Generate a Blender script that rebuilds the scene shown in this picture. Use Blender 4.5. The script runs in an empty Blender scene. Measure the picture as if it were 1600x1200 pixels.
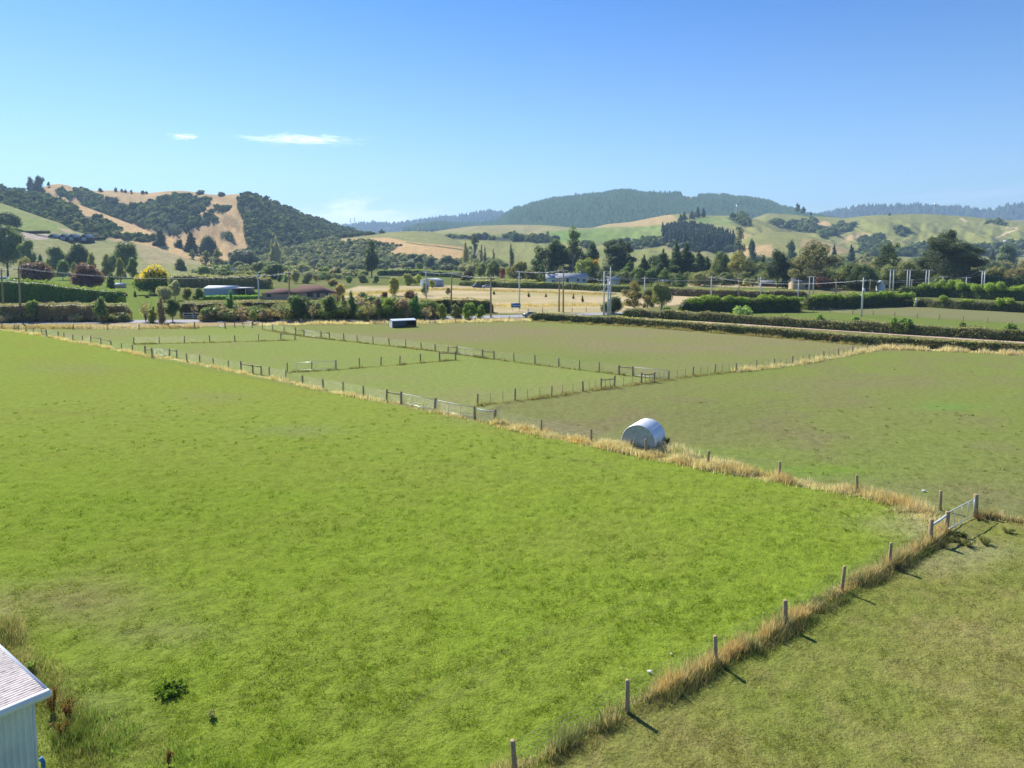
import bpy, math, random
import numpy as np
random.seed(7); RS = np.random.RandomState(11)
C = bpy.context.scene.collection
R = math.radians
# ------------------------------------------------------------------ camera
H = 15.6; F = 1111.0; YH = 397.0; PITCH = R(5.0)
CP, SP = math.cos(PITCH), math.sin(PITCH)
CY = YH + F*math.tan(PITCH)
def ray(px, py):
    a = (px-800)/F; b = -(py-CY)/F
    return a, CP+b*SP, -SP+b*CP
def G(px, py, z=0.0):                 # ground point seen at a pixel of the 1600x1200 survey
    a, y, zz = ray(px, py); t = (H-z)/(-zz)
    return (a*t, y*t)
def P(px, py, Y):                     # point at forward distance Y
    a, y, zz = ray(px, py); t = Y/y
    return (a*t, Y, H+zz*t)
def proj(x, y, z):
    dz = z-H; fw = y*CP-dz*SP; up = y*SP+dz*CP
    fw = np.maximum(fw, 1e-3)
    return 800+F*x/fw, CY-F*up/fw
cam = bpy.data.cameras.new('camera'); co = bpy.data.objects.new('camera', cam); C.objects.link(co)
co.location = (0, 0, H); co.rotation_euler = (math.pi/2-PITCH, 0, 0)
cam.sensor_width = 36; cam.lens = 36*F/1600; cam.shift_y = -(600-CY)/1600
cam.clip_start = 0.5; cam.clip_end = 40000
bpy.context.scene.camera = co
# ------------------------------------------------------------------ numpy noise
def _h(ix, iy, s):
    n = (ix.astype(np.int64)*374761393 + iy.astype(np.int64)*668265263 + s*982451653) & 0x7fffffff
    n = ((n ^ (n >> 13))*1274126177) & 0x7fffffff
    return ((n ^ (n >> 16)) & 0xffff)/65535.0
def vn(x, y, s=0):
    ix, iy = np.floor(x), np.floor(y); fx, fy = x-ix, y-iy
    fx = fx*fx*(3-2*fx); fy = fy*fy*(3-2*fy)
    a = _h(ix, iy, s); b = _h(ix+1, iy, s); c = _h(ix, iy+1, s); d = _h(ix+1, iy+1, s)
    return (a*(1-fx)+b*fx)*(1-fy)+(c*(1-fx)+d*fx)*fy
def fbm(x, y, o=4, s=0):
    r = 0; a = .5; t = 0
    for i in range(o):
        r = r+a*vn(x*2**i+17.3*i, y*2**i-9.1*i, s+i); t += a; a *= .55
    return r/t
def sdf(px, py, poly):                # signed distance (inside positive), survey pixels
    d = np.full(px.shape, 1e9); ins = np.zeros(px.shape, bool)
    n = len(poly)
    for i in range(n):
        x0, y0 = poly[i]; x1, y1 = poly[(i+1) % n]
        ex, ey = x1-x0, y1-y0
        t = np.clip(((px-x0)*ex+(py-y0)*ey)/(ex*ex+ey*ey+1e-9), 0, 1)
        d = np.minimum(d, np.hypot(px-x0-t*ex, py-y0-t*ey))
        if y0 != y1:
            c = ((y0 > py) != (y1 > py)) & (px < (x1-x0)*(py-y0)/(y1-y0)+x0)
            ins ^= c
    return np.where(ins, d, -d)
def sm(a, lo, hi):
    t = np.clip((a-lo)/(hi-lo), 0, 1); return t*t*(3-2*t)
# ------------------------------------------------------------------ objects
def tag(o, label=None, cat=None, group=None, kind=None):
    if label: o['label'] = label
    if cat: o['category'] = cat
    if group: o['group'] = group
    if kind: o['kind'] = kind
    return o
def empty(name, loc, rz=0, **k):
    o = bpy.data.objects.new(name, None); C.objects.link(o); o.location = loc; o.rotation_euler = (0, 0, rz)
    o.empty_display_size = .3
    return tag(o, **k)
class MB:
    def __init__(s): s.v = []; s.f = []; s.c = []; s.n = 0
    def add(s, v, f, c=(1, 1, 1)):
        v = np.asarray(v, float).reshape(-1, 3); c = np.asarray(c, float)
        if c.ndim == 1: c = np.tile(c[:3], (len(v), 1))
        s.v.append(v); s.c.append(c)
        if isinstance(f, np.ndarray): s.f.append(f+s.n)
        else:
            by = {}
            for q in f: by.setdefault(len(q), []).append(q)
            for q in by.values(): s.f.append(np.array(q)+s.n)
        s.n += len(v); return s
    def box(s, x0, x1, y0, y1, z0, z1, c=(1, 1, 1)):
        v = [(x, y, z) for z in (z0, z1) for y in (y0, y1) for x in (x0, x1)]
        return s.add(v, [(0, 2, 3, 1), (4, 5, 7, 6), (0, 1, 5, 4), (1, 3, 7, 5), (3, 2, 6, 7), (2, 0, 4, 6)], c)
    def tube(s, pts, rad, n=8, c=(1, 1, 1), cap=True):
        pts = np.array(pts, float); m = len(pts)
        if np.isscalar(rad): rad = [rad]*m
        vs = []
        for i in range(m):
            t = pts[min(i+1, m-1)]-pts[max(i-1, 0)]; t = t/(np.linalg.norm(t)+1e-9)
            u = np.cross(t, (0, 0, 1) if abs(t[2]) < .9 else (1, 0, 0)); u /= np.linalg.norm(u); w = np.cross(t, u)
            for k in range(n):
                a = 2*math.pi*k/n; vs.append(pts[i]+rad[i]*(math.cos(a)*u+math.sin(a)*w))
        fs = [(i*n+k, i*n+(k+1) % n, (i+1)*n+(k+1) % n, (i+1)*n+k) for i in range(m-1) for k in range(n)]
        if cap:
            b = len(vs); vs.append(pts[0]); vs.append(pts[-1])
            fs += [(b, (k+1) % n, k) for k in range(n)]+[(b+1, (m-1)*n+k, (m-1)*n+(k+1) % n) for k in range(n)]
        return s.add(vs, fs, c)
    def mesh(s, name, m, smooth=False):
        me = bpy.data.meshes.new(name)
        v = np.concatenate(s.v); me.vertices.add(len(v)); me.vertices.foreach_set('co', v.ravel())
        li = np.concatenate([f.ravel() for f in s.f]).astype(np.int32)
        ln = np.concatenate([np.full(len(f), f.shape[1]) for f in s.f])
        me.loops.add(len(li)); me.loops.foreach_set('vertex_index', li)
        st = np.concatenate([[0], np.cumsum(ln)[:-1]]).astype(np.int32)
        me.polygons.add(len(ln)); me.polygons.foreach_set('loop_start', st)
        if smooth: me.polygons.foreach_set('use_smooth', np.ones(len(ln), bool))
        me.update(calc_edges=True)
        ca = me.color_attributes.new('Col', 'FLOAT_COLOR', 'POINT')
        cc = np.ones((len(v), 4)); cc[:, :3] = np.concatenate(s.c); ca.data.foreach_set('color', cc.ravel())
        me.materials.append(m)
        return me
    def build(s, name, m, parent=None, smooth=False, **k):
        me = s.mesh(name, m, smooth)
        o = bpy.data.objects.new(name, me); C.objects.link(o)
        if parent: o.parent = parent
        return tag(o, **k)
def linkmesh(name, me, parent, loc=(0, 0, 0), rot=(0, 0, 0), sc=(1, 1, 1)):
    o = bpy.data.objects.new(name, me); C.objects.link(o); o.parent = parent
    o.location = loc; o.rotation_euler = rot; o.scale = sc; return o
# ------------------------------------------------------------------ materials
def nt(name):
    m = bpy.data.materials.new(name); m.use_nodes = True; t = m.node_tree; t.nodes.clear(); return m, t
def nd(t, ty, **k):
    n = t.nodes.new(ty)
    for a, b in k.items():
        if a.startswith('i_'): n.inputs[a[2:].replace('_', ' ')].default_value = b
        else: setattr(n, a, b)
    return n
def attr(t):
    n = nd(t, 'ShaderNodeAttribute'); n.attribute_name = 'Col'; return n.outputs['Color']
def noisecol(t, src, scale, lo, hi, detail=4, obj=False):
    tc = nd(t, 'ShaderNodeTexCoord'); nz = nd(t, 'ShaderNodeTexNoise'); nz.inputs['Scale'].default_value = scale
    nz.inputs['Detail'].default_value = detail; nz.inputs['Roughness'].default_value = .65
    t.links.new(tc.outputs['Object'], nz.inputs['Vector'])
    mr = nd(t, 'ShaderNodeMapRange'); mr.inputs[1].default_value = .3; mr.inputs[2].default_value = .7
    mr.inputs[3].default_value = lo; mr.inputs[4].default_value = hi
    t.links.new(nz.outputs['Fac'], mr.inputs[0])
    mx = nd(t, 'ShaderNodeVectorMath', operation='SCALE'); t.links.new(src, mx.inputs[0]); t.links.new(mr.outputs[0], mx.inputs['Scale'])
    return mx.outputs[0], nz.outputs['Fac']
def mat_ground():
    m, t = nt('pasture'); c = attr(t)
    c, f1 = noisecol(t, c, 1.6, .82, 1.18, 6)
    c, f2 = noisecol(t, c, 9.0, .78, 1.22, 5)
    bs = nd(t, 'ShaderNodeBsdfPrincipled'); bs.inputs['Roughness'].default_value = .95
    bs.inputs['Specular IOR Level'].default_value = 0
    t.links.new(c, bs.inputs['Base Color'])
    bp = nd(t, 'ShaderNodeBump'); bp.inputs['Strength'].default_value = .9; bp.inputs['Distance'].default_value = .12
    t.links.new(f2, bp.inputs['Height']); t.links.new(bp.outputs[0], bs.inputs['Normal'])
    o = nd(t, 'ShaderNodeOutputMaterial'); t.links.new(bs.outputs[0], o.inputs[0]); return m
def mat_hill():
    m, t = nt('hill cover'); c = attr(t)
    c, f1 = noisecol(t, c, .02, .88, 1.12, 6)
    c, f2 = noisecol(t, c, .22, .7, 1.3, 6)
    bs = nd(t, 'ShaderNodeBsdfPrincipled'); bs.inputs['Roughness'].default_value = 1
    bs.inputs['Specular IOR Level'].default_value = .05
    t.links.new(c, bs.inputs['Base Color'])
    bp = nd(t, 'ShaderNodeBump'); bp.inputs['Strength'].default_value = .8; bp.inputs['Distance'].default_value = 1.2
    t.links.new(f2, bp.inputs['Height']); t.links.new(bp.outputs[0], bs.inputs['Normal'])
    o = nd(t, 'ShaderNodeOutputMaterial'); t.links.new(bs.outputs[0], o.inputs[0]); return m
def mat_leaf(name='foliage', tr=.35, gloss=.06, k=2.9, wm=(1.16, 1.04, .82)):
    m, t = nt(name); c0 = attr(t); sc = nd(t, 'ShaderNodeVectorMath', operation='MULTIPLY'); t.links.new(c0, sc.inputs[0]); sc.inputs[1].default_value = (k*wm[0], k*wm[1], k*wm[2]); c = sc.outputs[0]
    d = nd(t, 'ShaderNodeBsdfPrincipled'); d.inputs['Roughness'].default_value = .55
    d.inputs['Specular IOR Level'].default_value = gloss*3
    t.links.new(c, d.inputs['Base Color'])
    tl = nd(t, 'ShaderNodeBsdfTranslucent')
    vm = nd(t, 'ShaderNodeVectorMath', operation='MULTIPLY'); t.links.new(c, vm.inputs[0]); vm.inputs[1].default_value = (1.25, 1.3, .6)
    t.links.new(vm.outputs[0], tl.inputs['Color'])
    mx = nd(t, 'ShaderNodeMixShader'); mx.inputs[0].default_value = tr
    t.links.new(d.outputs[0], mx.inputs[1]); t.links.new(tl.outputs[0], mx.inputs[2])
    o = nd(t, 'ShaderNodeOutputMaterial'); t.links.new(mx.outputs[0], o.inputs[0]); return m
def mat(name, col, rough=.7, metal=0, ns=3.0, var=.18, spec=.3, bump=0):
    m, t = nt(name); rgb = nd(t, 'ShaderNodeRGB'); rgb.outputs[0].default_value = (*col, 1)
    c, f = noisecol(t, rgb.outputs[0], ns, 1-var, 1+var, 5)
    bs = nd(t, 'ShaderNodeBsdfPrincipled'); bs.inputs['Roughness'].default_value = rough; bs.inputs['Metallic'].default_value = metal
    bs.inputs['Specular IOR Level'].default_value = spec
    t.links.new(c, bs.inputs['Base Color'])
    if bump:
        bp = nd(t, 'ShaderNodeBump'); bp.inputs['Distance'].default_value = bump
        t.links.new(f, bp.inputs['Height']); t.links.new(bp.outputs[0], bs.inputs['Normal'])
    o = nd(t, 'ShaderNodeOutputMaterial'); t.links.new(bs.outputs[0], o.inputs[0]); return m
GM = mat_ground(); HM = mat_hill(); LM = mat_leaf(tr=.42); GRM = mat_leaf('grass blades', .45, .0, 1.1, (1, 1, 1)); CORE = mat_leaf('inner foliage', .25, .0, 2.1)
def mat_ps(name, tint=(1, 1, 1)):
    m, t = nt(name); c = attr(t)
    c, f = noisecol(t, c, 7, .8, 1.2, 5)
    bs = nd(t, 'ShaderNodeBsdfPrincipled'); bs.inputs['Roughness'].default_value = .8
    t.links.new(c, bs.inputs['Base Color'])
    o = nd(t, 'ShaderNodeOutputMaterial'); t.links.new(bs.outputs[0], o.inputs[0]); return m
VM = mat_ps('painted surface')
WOOD = mat('weathered post timber', (.37, .275, .165), .9, 0, 14, .35, .1, .01)
WOODL = mat('pale gate rail', (.62, .62, .6), .5, 0, 8, .1, .4)
WIRE = mat('galvanised wire', (.45, .46, .47), .45, .6, 5, .1)
BARK = mat('bark', (.13, .105, .08), .95, 0, 4, .3, .1)
BARKL = mat('pale eucalypt bark', (.33, .28, .22), .9, 0, 4, .3, .1)
CONC = mat('concrete pole', (.64, .63, .60), .8, 0, 5, .12, .2)
GLASS = mat('window glass', (.03, .04, .05), .08, 0, 2, .1, .8)
GALV = mat('galvanised iron', (.62, .64, .66), .38, .55, 6, .16, .5)
ASPH = mat('road chipseal', (.30, .29, .30), .9, 0, 2.5, .12, .15)
# ------------------------------------------------------------------ world and sun
SAZ = R(-38); SEL = R(42)
w = bpy.data.worlds.new('World'); bpy.context.scene.world = w; w.use_nodes = True
t = w.node_tree; t.nodes.clear()
sky = nd(t, 'ShaderNodeTexSky', sky_type='NISHITA', sun_disc=False, sun_elevation=SEL, sun_rotation=SAZ, altitude=50, air_density=1.0, dust_density=.35, ozone_density=2.5)
bg = nd(t, 'ShaderNodeBackground'); bg.inputs['Strength'].default_value = .12
# thin cirrus wisps, placed by direction in the sky
def wisp(src, cpx, cpy, wx, wy, amt, scale, tilt=0.):
    dx, dy, dz = ray(cpx, cpy); L = math.sqrt(dx*dx+dy*dy+dz*dz); az = math.atan2(dx, dy); el = math.asin(dz/L)
    tc = nd(t, 'ShaderNodeTexCoord'); sp = nd(t, 'ShaderNodeSeparateXYZ'); t.links.new(tc.outputs['Generated'], sp.inputs[0])
    def mth(op, a, b=None):
        n = nd(t, 'ShaderNodeMath', operation=op)
        for i, q in enumerate((a, b)):
            if q is None: continue
            if isinstance(q, (int, float)): n.inputs[i].default_value = q
            else: t.links.new(q, n.inputs[i])
        return n.outputs[0]
    A = mth('SUBTRACT', mth('ARCTAN2', sp.outputs[0], sp.outputs[1]), az); E = mth('SUBTRACT', mth('ARCSINE', sp.outputs[2]), el)
    E = mth('SUBTRACT', E, mth('MULTIPLY', A, tilt))
    cb = nd(t, 'ShaderNodeCombineXYZ'); t.links.new(mth('MULTIPLY', A, F/wx), cb.inputs[0]); t.links.new(mth('MULTIPLY', E, F/wy), cb.inputs[1])
    nz = nd(t, 'ShaderNodeTexNoise'); nz.inputs['Scale'].default_value = scale; nz.inputs['Detail'].default_value = 7; nz.inputs['Roughness'].default_value = .6
    nz.inputs['Distortion'].default_value = 1.6
    cb2 = nd(t, 'ShaderNodeCombineXYZ'); t.links.new(mth('MULTIPLY', A, F/wx*1.1), cb2.inputs[0]); t.links.new(mth('MULTIPLY', E, F/wy*.8), cb2.inputs[1]); cb2.inputs[2].default_value = cpx*.37
    t.links.new(cb2.outputs[0], nz.inputs['Vector'])
    ln = nd(t, 'ShaderNodeVectorMath', operation='LENGTH'); t.links.new(cb.outputs[0], ln.inputs[0])
    r = mth('ADD', ln.outputs['Value'], mth('MULTIPLY', mth('SUBTRACT', nz.outputs['Fac'], .5), 2.4))
    mr = nd(t, 'ShaderNodeMapRange', interpolation_type='SMOOTHERSTEP'); t.links.new(r, mr.inputs[0])
    mr.inputs[1].default_value = .95; mr.inputs[2].default_value = -.25; mr.inputs[3].default_value = 0; mr.inputs[4].default_value = amt
    mx = nd(t, 'ShaderNodeMixRGB'); t.links.new(mr.outputs[0], mx.inputs[0]); t.links.new(src, mx.inputs[1]); mx.inputs[2].default_value = (7.2, 7.6, 8.2, 1)
    return mx.outputs[0]
s = sky.outputs[0]
tcs = nd(t, 'ShaderNodeTexCoord'); sps = nd(t, 'ShaderNodeSeparateXYZ'); t.links.new(tcs.outputs['Generated'], sps.inputs[0])
els = nd(t, 'ShaderNodeMapRange', interpolation_type='SMOOTHSTEP'); t.links.new(sps.outputs[2], els.inputs[0]); els.inputs[1].default_value = -.02; els.inputs[2].default_value = .5
tin = nd(t, 'ShaderNodeMixRGB'); t.links.new(els.outputs[0], tin.inputs[0]); tin.inputs[1].default_value = (.47, .57, .66, 1); tin.inputs[2].default_value = (.055, .29, .585, 1)
mul = nd(t, 'ShaderNodeMixRGB', blend_type='MULTIPLY'); mul.inputs[0].default_value = 1; t.links.new(s, mul.inputs[1]); t.links.new(tin.outputs[0], mul.inputs[2]); s = mul.outputs[0]
s = wisp(s, 289, 214, 26, 6.5, .9, 1.2)
s = wisp(s, 480, 219, 110, 11, .85, 2.0, .02)
s = wisp(s, 410, 217, 60, 5, .35, 2.0, -.06)
s = wisp(s, 545, 322, 62, 24, .55, 1.6, .2)
s = wisp(s, 560, 340, 180, 30, .42, 1.5)
s = wisp(s, 1560, 300, 260, 16, .12, 1.5, .05)
t.links.new(s, bg.inputs[0]); wo = nd(t, 'ShaderNodeOutputWorld'); t.links.new(bg.outputs[0], wo.inputs[0])
sl = bpy.data.lights.new('sun', 'SUN'); sl.energy = 4.2; sl.angle = R(.5); sl.color = (1, .955, .88)
so = bpy.data.objects.new('sun', sl); C.objects.link(so)
from mathutils import Vector
sd = Vector((math.sin(SAZ)*math.cos(SEL), math.cos(SAZ)*math.cos(SEL), math.sin(SEL)))
so.rotation_euler = sd.to_track_quat('Z', 'Y').to_euler(); so.location = (0, 0, 60)
vs_ = bpy.context.scene.view_settings; vs_.view_transform = 'Standard'; vs_.look = 'None'; vs_.exposure = 1.05; vs_.gamma = 1
# ------------------------------------------------------------------ ground
BRIGHT = (.188, .256, .030); MIDG = (.195, .22, .065); OLIVE = (.24, .23, .095); BROWN = (.225, .195, .10); STRAW = (.47, .37, .22)
RPAD = (.20, .225, .065)
NEARP = [(-900, 500), (-100, 508), (3, 514), (72, 523), (158, 541), (238, 561), (395, 590), (540, 618), (680, 644), (773, 661), (924, 692), (1107, 728), (1340, 766), (1462, 800),
         (1460, 840), (1390, 886), (1315, 925), (1227, 980), (1118, 1040), (980, 1115), (805, 1225), (560, 1400), (-200, 3000), (-2500, 3000)]
BRP = [(1462, 800), (1540, 808), (1700, 822), (2600, 900), (2600, 3000), (200, 3000), (805, 1225), (980, 1115), (1118, 1040), (1227, 980), (1315, 925), (1390, 886), (1460, 840)]
BIGR = [(773, 655), (800, 625), (945, 605), (1045, 592), (1210, 572), (1355, 547), (1400, 541), (1700, 556), (2600, 600), (2600, 900), (1700, 822), (1540, 808), (1462, 800), (1340, 766), (1107, 728), (924, 692)]
FARF = [(440, 507), (620, 505), (760, 502), (830, 500), (1050, 513), (1200, 524), (1400, 541), (1210, 572), (1045, 590), (870, 571), (714, 553), (583, 536), (475, 520)]
SMALL = [(72, 523), (-100, 508), (0, 507), (300, 512), (440, 507), (475, 520), (583, 536), (714, 553), (870, 571), (1045, 592), (945, 605), (800, 625), (745, 645), (680, 644), (540, 618), (395, 590), (238, 561), (158, 541)]
ST1 = [(735, 472), (640, 464), (520, 470), (520, 459), (560, 447), (700, 446), (820, 448), (960, 456), (1010, 463), (1010, 490), (940, 489), (770, 489)]
ST2 = [(1010, 462), (1130, 462), (1130, 470), (1010, 480)]
ST3 = [(1075, 443.5), (1260, 445), (1260, 449), (1075, 448)]
PADR1 = [(1225, 484), (1400, 478), (1700, 482), (2600, 520), (2600, 620), (1700, 512), (1400, 493), (1270, 486)]
PADR2 = [(1100, 486), (1270, 486), (1400, 494), (1700, 512), (2600, 600), (2600, 680), (1700, 536), (1400, 516), (1200, 500)]
ROADP = [(-2000, 520), (-60, 509), (300, 503.5), (600, 500.5), (800, 498), (835, 496.5), (990, 490.5), (990, 487.5), (880, 489), (800, 490.5), (760, 491), (600, 496), (300, 499.5), (-60, 503.5), (-2000, 510)]
TRACK = [(985, 496.5), (1100, 503), (1300, 514.5), (1500, 528), (1700, 541), (2600, 595), (2600, 600), (1700, 543.5), (1500, 530.5), (1300, 516.5), (1100, 505), (985, 498)]
VERGE = [(-2000, 526), (-60, 512), (115, 511), (310, 510.5), (345, 509), (440, 507), (620, 504.5), (830, 501), (830, 496), (-60, 502), (-2000, 510)]
LAWN = [(-200, 436), (0, 428), (150, 428), (260, 440), (250, 470), (235, 500), (200, 500), (120, 470), (-200, 470)]
def mixc(c, col, m):
    return c*(1-m[:, None])+np.array(col)*m[:, None]
def cover(x, y):
    x = np.asarray(x, float); y = np.asarray(y, float)
    yy = np.maximum(y, .5); px, py = proj(x, yy, np.zeros_like(x))
    nb = y < 3
    wob = (fbm(x*.6, y*.6, 3, 5)-.5)*6
    wf = np.clip((py-430)/200, .08, 1); px = px+wob*wf; py = py+wob*wf*.6
    big = fbm(x*.022, y*.03, 4, 1); med = fbm(x*.16, y*.16, 4, 2); fine = fbm(x*1.1, y*1.1, 4, 3)
    c = np.tile(np.array((.13, .155, .045)), (len(x), 1))
    c = mixc(c, (.21, .19, .09), sm(big, .45, .7)*.6)
    def put(col, poly, soft=1.5): 
        nonlocal c
        c = mixc(c, col, sm(sdf(px, py, poly), -soft, soft))
    put((.15, .20, .045), LAWN); put(STRAW, ST1); put(STRAW, ST2, .6); put(STRAW, ST3, .5)
    st = sm(sdf(px, py, ST1), -1, 1)*sm(fbm(x*.05, y*.35, 3, 9), .45, .65); c = mixc(c, (.33, .30, .14), st*.75)
    put((.19, .19, .085), PADR1); put((.15, .19, .05), PADR2)
    put((.33, .25, .16), TRACK, .5)
    put((.36, .28, .15), VERGE, 1)
    def field(poly, a, b, k, lo, hi, soft=3):
        nonlocal c
        m = sm(sdf(px, py, poly), -soft, soft)
        f = a*(1-k[:, None])+b*k[:, None] if isinstance(a, np.ndarray) else np.array(a)*(1-k[:, None])+np.array(b)*k[:, None]
        c = c*(1-m[:, None])+f*m[:, None]
    field(FARF, MIDG, BROWN, np.clip(sm(big, .38, .6)*.75+sm(med, .5, .75)*.3+.12, 0, 1), 0, 1)
    field(SMALL, (.215, .255, .07), OLIVE, np.clip(sm(big, .4, .65)*.5+sm(med, .5, .75)*.4, 0, 1), 0, 1)
    kb = np.clip(sm(big, .35, .62)*.55+sm(med, .45, .7)*.45, 0, 1)
    field(BIGR, (.185, .222, .055), (.198, .182, .082), kb, 0, 1)
    field(BRP, (.175, .205, .04), (.25, .225, .075), np.clip(sm(med, .35, .65)*.6+sm(big, .3, .7)*.5+sm(fine, .5, .75)*.3, 0, 1), 0, 1)
    kn = np.clip(sm(med, .42, .72)*.3+sm(fine, .5, .8)*.12, 0, 1)
    gzd = (sm(yy, 32, 75)*.55)[:, None]; field(NEARP, np.array(BRIGHT)*(1-gzd)+np.array((.235, .268, .062))*gzd, np.array((.22, .225, .05)), kn, 0, 1)
    def patch(cx, cy, rx, ry, col, a):
        nonlocal c
        d = ((px-cx)/rx)**2+((py-cy)/ry)**2
        c = mixc(c, col, np.exp(-d*1.2)*a*np.clip(.3+1.4*med, 0, 1))
    patch(110, 940, 170, 45, (.22, .19, .085), .7); patch(260, 990, 120, 30, (.21, .2, .08), .5)
    patch(110, 575, 90, 10, (.22, .21, .1), .45); patch(330, 620, 70, 10, (.24, .2, .11), .3); patch(250, 800, 380, 90, (.135, .215, .02), .35)
    patch(10, 1000, 30, 60, (.36, .28, .16), .7); patch(120, 1130, 120, 90, (.2, .21, .09), .5)
    patch(1440, 820, 60, 26, (.33, .3, .15), .8); patch(1370, 815, 60, 12, (.27, .27, .1), .5)
    patch(1480, 635, 60, 7, (.16, .25, .06), .9); patch(1330, 600, 220, 14, (.21, .17, .1), .5); patch(1120, 850-200, 120, 30, (.15, .16, .06), .4)
    patch(1250, 735, 120, 10, (.16, .26, .03), .9); patch(1120, 708, 90, 8, (.18, .25, .05), .7)
    patch(960, 520, 120, 7, (.24, .185, .12), .5); patch(900, 560, 160, 10, (.15, .21, .05), .5)
    patch(460, 672, 90, 9, (.21, .24, .09), .5); patch(740, 655, 60, 8, (.2, .23, .09), .4)
    patch(1480, 880, 90, 20, (.3, .27, .14), .5); patch(1540, 860, 60, 18, (.36, .33, .2), .45)
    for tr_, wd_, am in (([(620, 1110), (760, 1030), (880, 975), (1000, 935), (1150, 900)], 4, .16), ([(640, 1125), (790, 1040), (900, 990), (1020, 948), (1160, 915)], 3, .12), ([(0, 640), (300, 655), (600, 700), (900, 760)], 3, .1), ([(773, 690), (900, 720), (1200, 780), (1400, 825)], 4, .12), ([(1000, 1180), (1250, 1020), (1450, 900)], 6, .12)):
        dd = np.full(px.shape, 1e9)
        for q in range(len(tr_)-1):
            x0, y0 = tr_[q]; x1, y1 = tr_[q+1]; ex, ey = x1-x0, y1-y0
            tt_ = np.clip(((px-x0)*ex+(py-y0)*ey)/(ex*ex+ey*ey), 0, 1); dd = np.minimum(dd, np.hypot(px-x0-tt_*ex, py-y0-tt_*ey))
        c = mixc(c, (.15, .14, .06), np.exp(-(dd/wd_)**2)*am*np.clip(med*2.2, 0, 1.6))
    fp = sm(fine, .58, .75)*(.35)+sm(fbm(x*2.6, y*2.6, 3, 8), .6, .8)*.3
    c = c*(1-.18*(fp*np.clip(1.2-yy/90, 0, 1))[:, None])
    back = np.tile(np.array(BRIGHT), (len(x), 1)); c = np.where(nb[:, None], back*(.85+.3*med[:, None]), c)
    return np.clip(c, .01, 1)
def gz(x, y):
    y = np.asarray(y, float)
    a = np.clip(1.3-np.hypot(x, y)/110, .25, 1)
    return ((fbm(x*.9, y*.9, 4, 21)-.5)*.17+(fbm(x*3.2, y*3.2, 2, 23)-.5)*.07)*a - .02
fa = np.radians(np.arange(-40, 40.01, .085)); rest = np.radians(np.arange(41, 319.5, 2.5)); ang = np.concatenate([fa, rest])
# forward radii spaced evenly in survey rows
rr = []
yy_ = 1290.
while yy_ > 402: rr.append(G(800, yy_)[1]); yy_ -= 1.55 if yy_ > 440 else 1.0
radii = np.concatenate([np.linspace(.5, rr[0]-.5, 30), np.array(rr), np.geomspace(rr[-1]*1.1, 7450, 14)])
A, RR = np.meshgrid(ang, radii); fwd = np.where(np.abs(np.arctan2(np.sin(A), np.cos(A))) < R(60), 1/np.maximum(np.cos(A), .5), 2.0)
RD = np.minimum(RR*fwd, 7450); X = np.sin(A)*RD; Yg = np.cos(A)*RD
nA, nR = len(ang), len(radii)
xs, ys = X.ravel(), Yg.ravel()
zs = gz(xs, ys); far = np.hypot(xs, ys); zs = np.where(far > 160, -.02, zs)
cols = cover(xs, ys)
ii, jj = np.meshgrid(np.arange(nR-1), np.arange(nA), indexing='ij'); j2 = (jj+1) % nA
fq = np.stack([ii*nA+jj, ii*nA+j2, (ii+1)*nA+j2, (ii+1)*nA+jj], -1).reshape(-1, 4)[:, ::-1]
mb = MB(); mb.add(np.stack([xs, ys, zs], 1), fq, cols)
mb.add([(0, 0, -.02)], np.zeros((0, 3), int), cols[:1])
mb.f[-1] = np.array([[len(xs), (k+1) % nA, k] for k in range(nA)])
mb.build('ground', GM, smooth=True, kind='structure')
def strip(name, pts, wd, z, m, kind='structure'):
    p = [np.array(q) for q in pts]; v = []
    for i, q in enumerate(p):
        tt = p[min(i+1, len(p)-1)]-p[max(i-1, 0)]; tt = tt/np.linalg.norm(tt); n = np.array((-tt[1], tt[0]))*wd/2
        v += [(*(q-n), z), (*(q+n), z)]
    b = MB(); b.add(v, [(2*i, 2*i+2, 2*i+3, 2*i+1) for i in range(len(p)-1)], (.3, .29, .3)); return b.build(name, m, kind=kind)
rp = [G(-900, 513.5), G(-300, 508), G(0, 504.2), G(300, 501.6), G(600, 498.6), G(760, 495.3), G(860, 492.6), G(990, 489), G(1100, 486.5)]
strip('road', rp, 7.0, .03, ASPH)
strip('side_road', [G(790, 494), G(730, 496)], 6.5, .026, ASPH)
LINEM = mat('road marking paint', (.75, .75, .72), .7)
edge = [(np.array(q)+np.array((0.02, -3.1))) for q in rp]
strip('road_marking', edge, .12, .036, LINEM)
strip('farm_track', [G(985, 497.4), G(1100, 504), G(1300, 515.6), G(1500, 529), G(1700, 542), G(2300, 580)], 3.2, .02, mat('gravel track', (.42, .31, .22), .95, 0, 1.5, .2))
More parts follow.
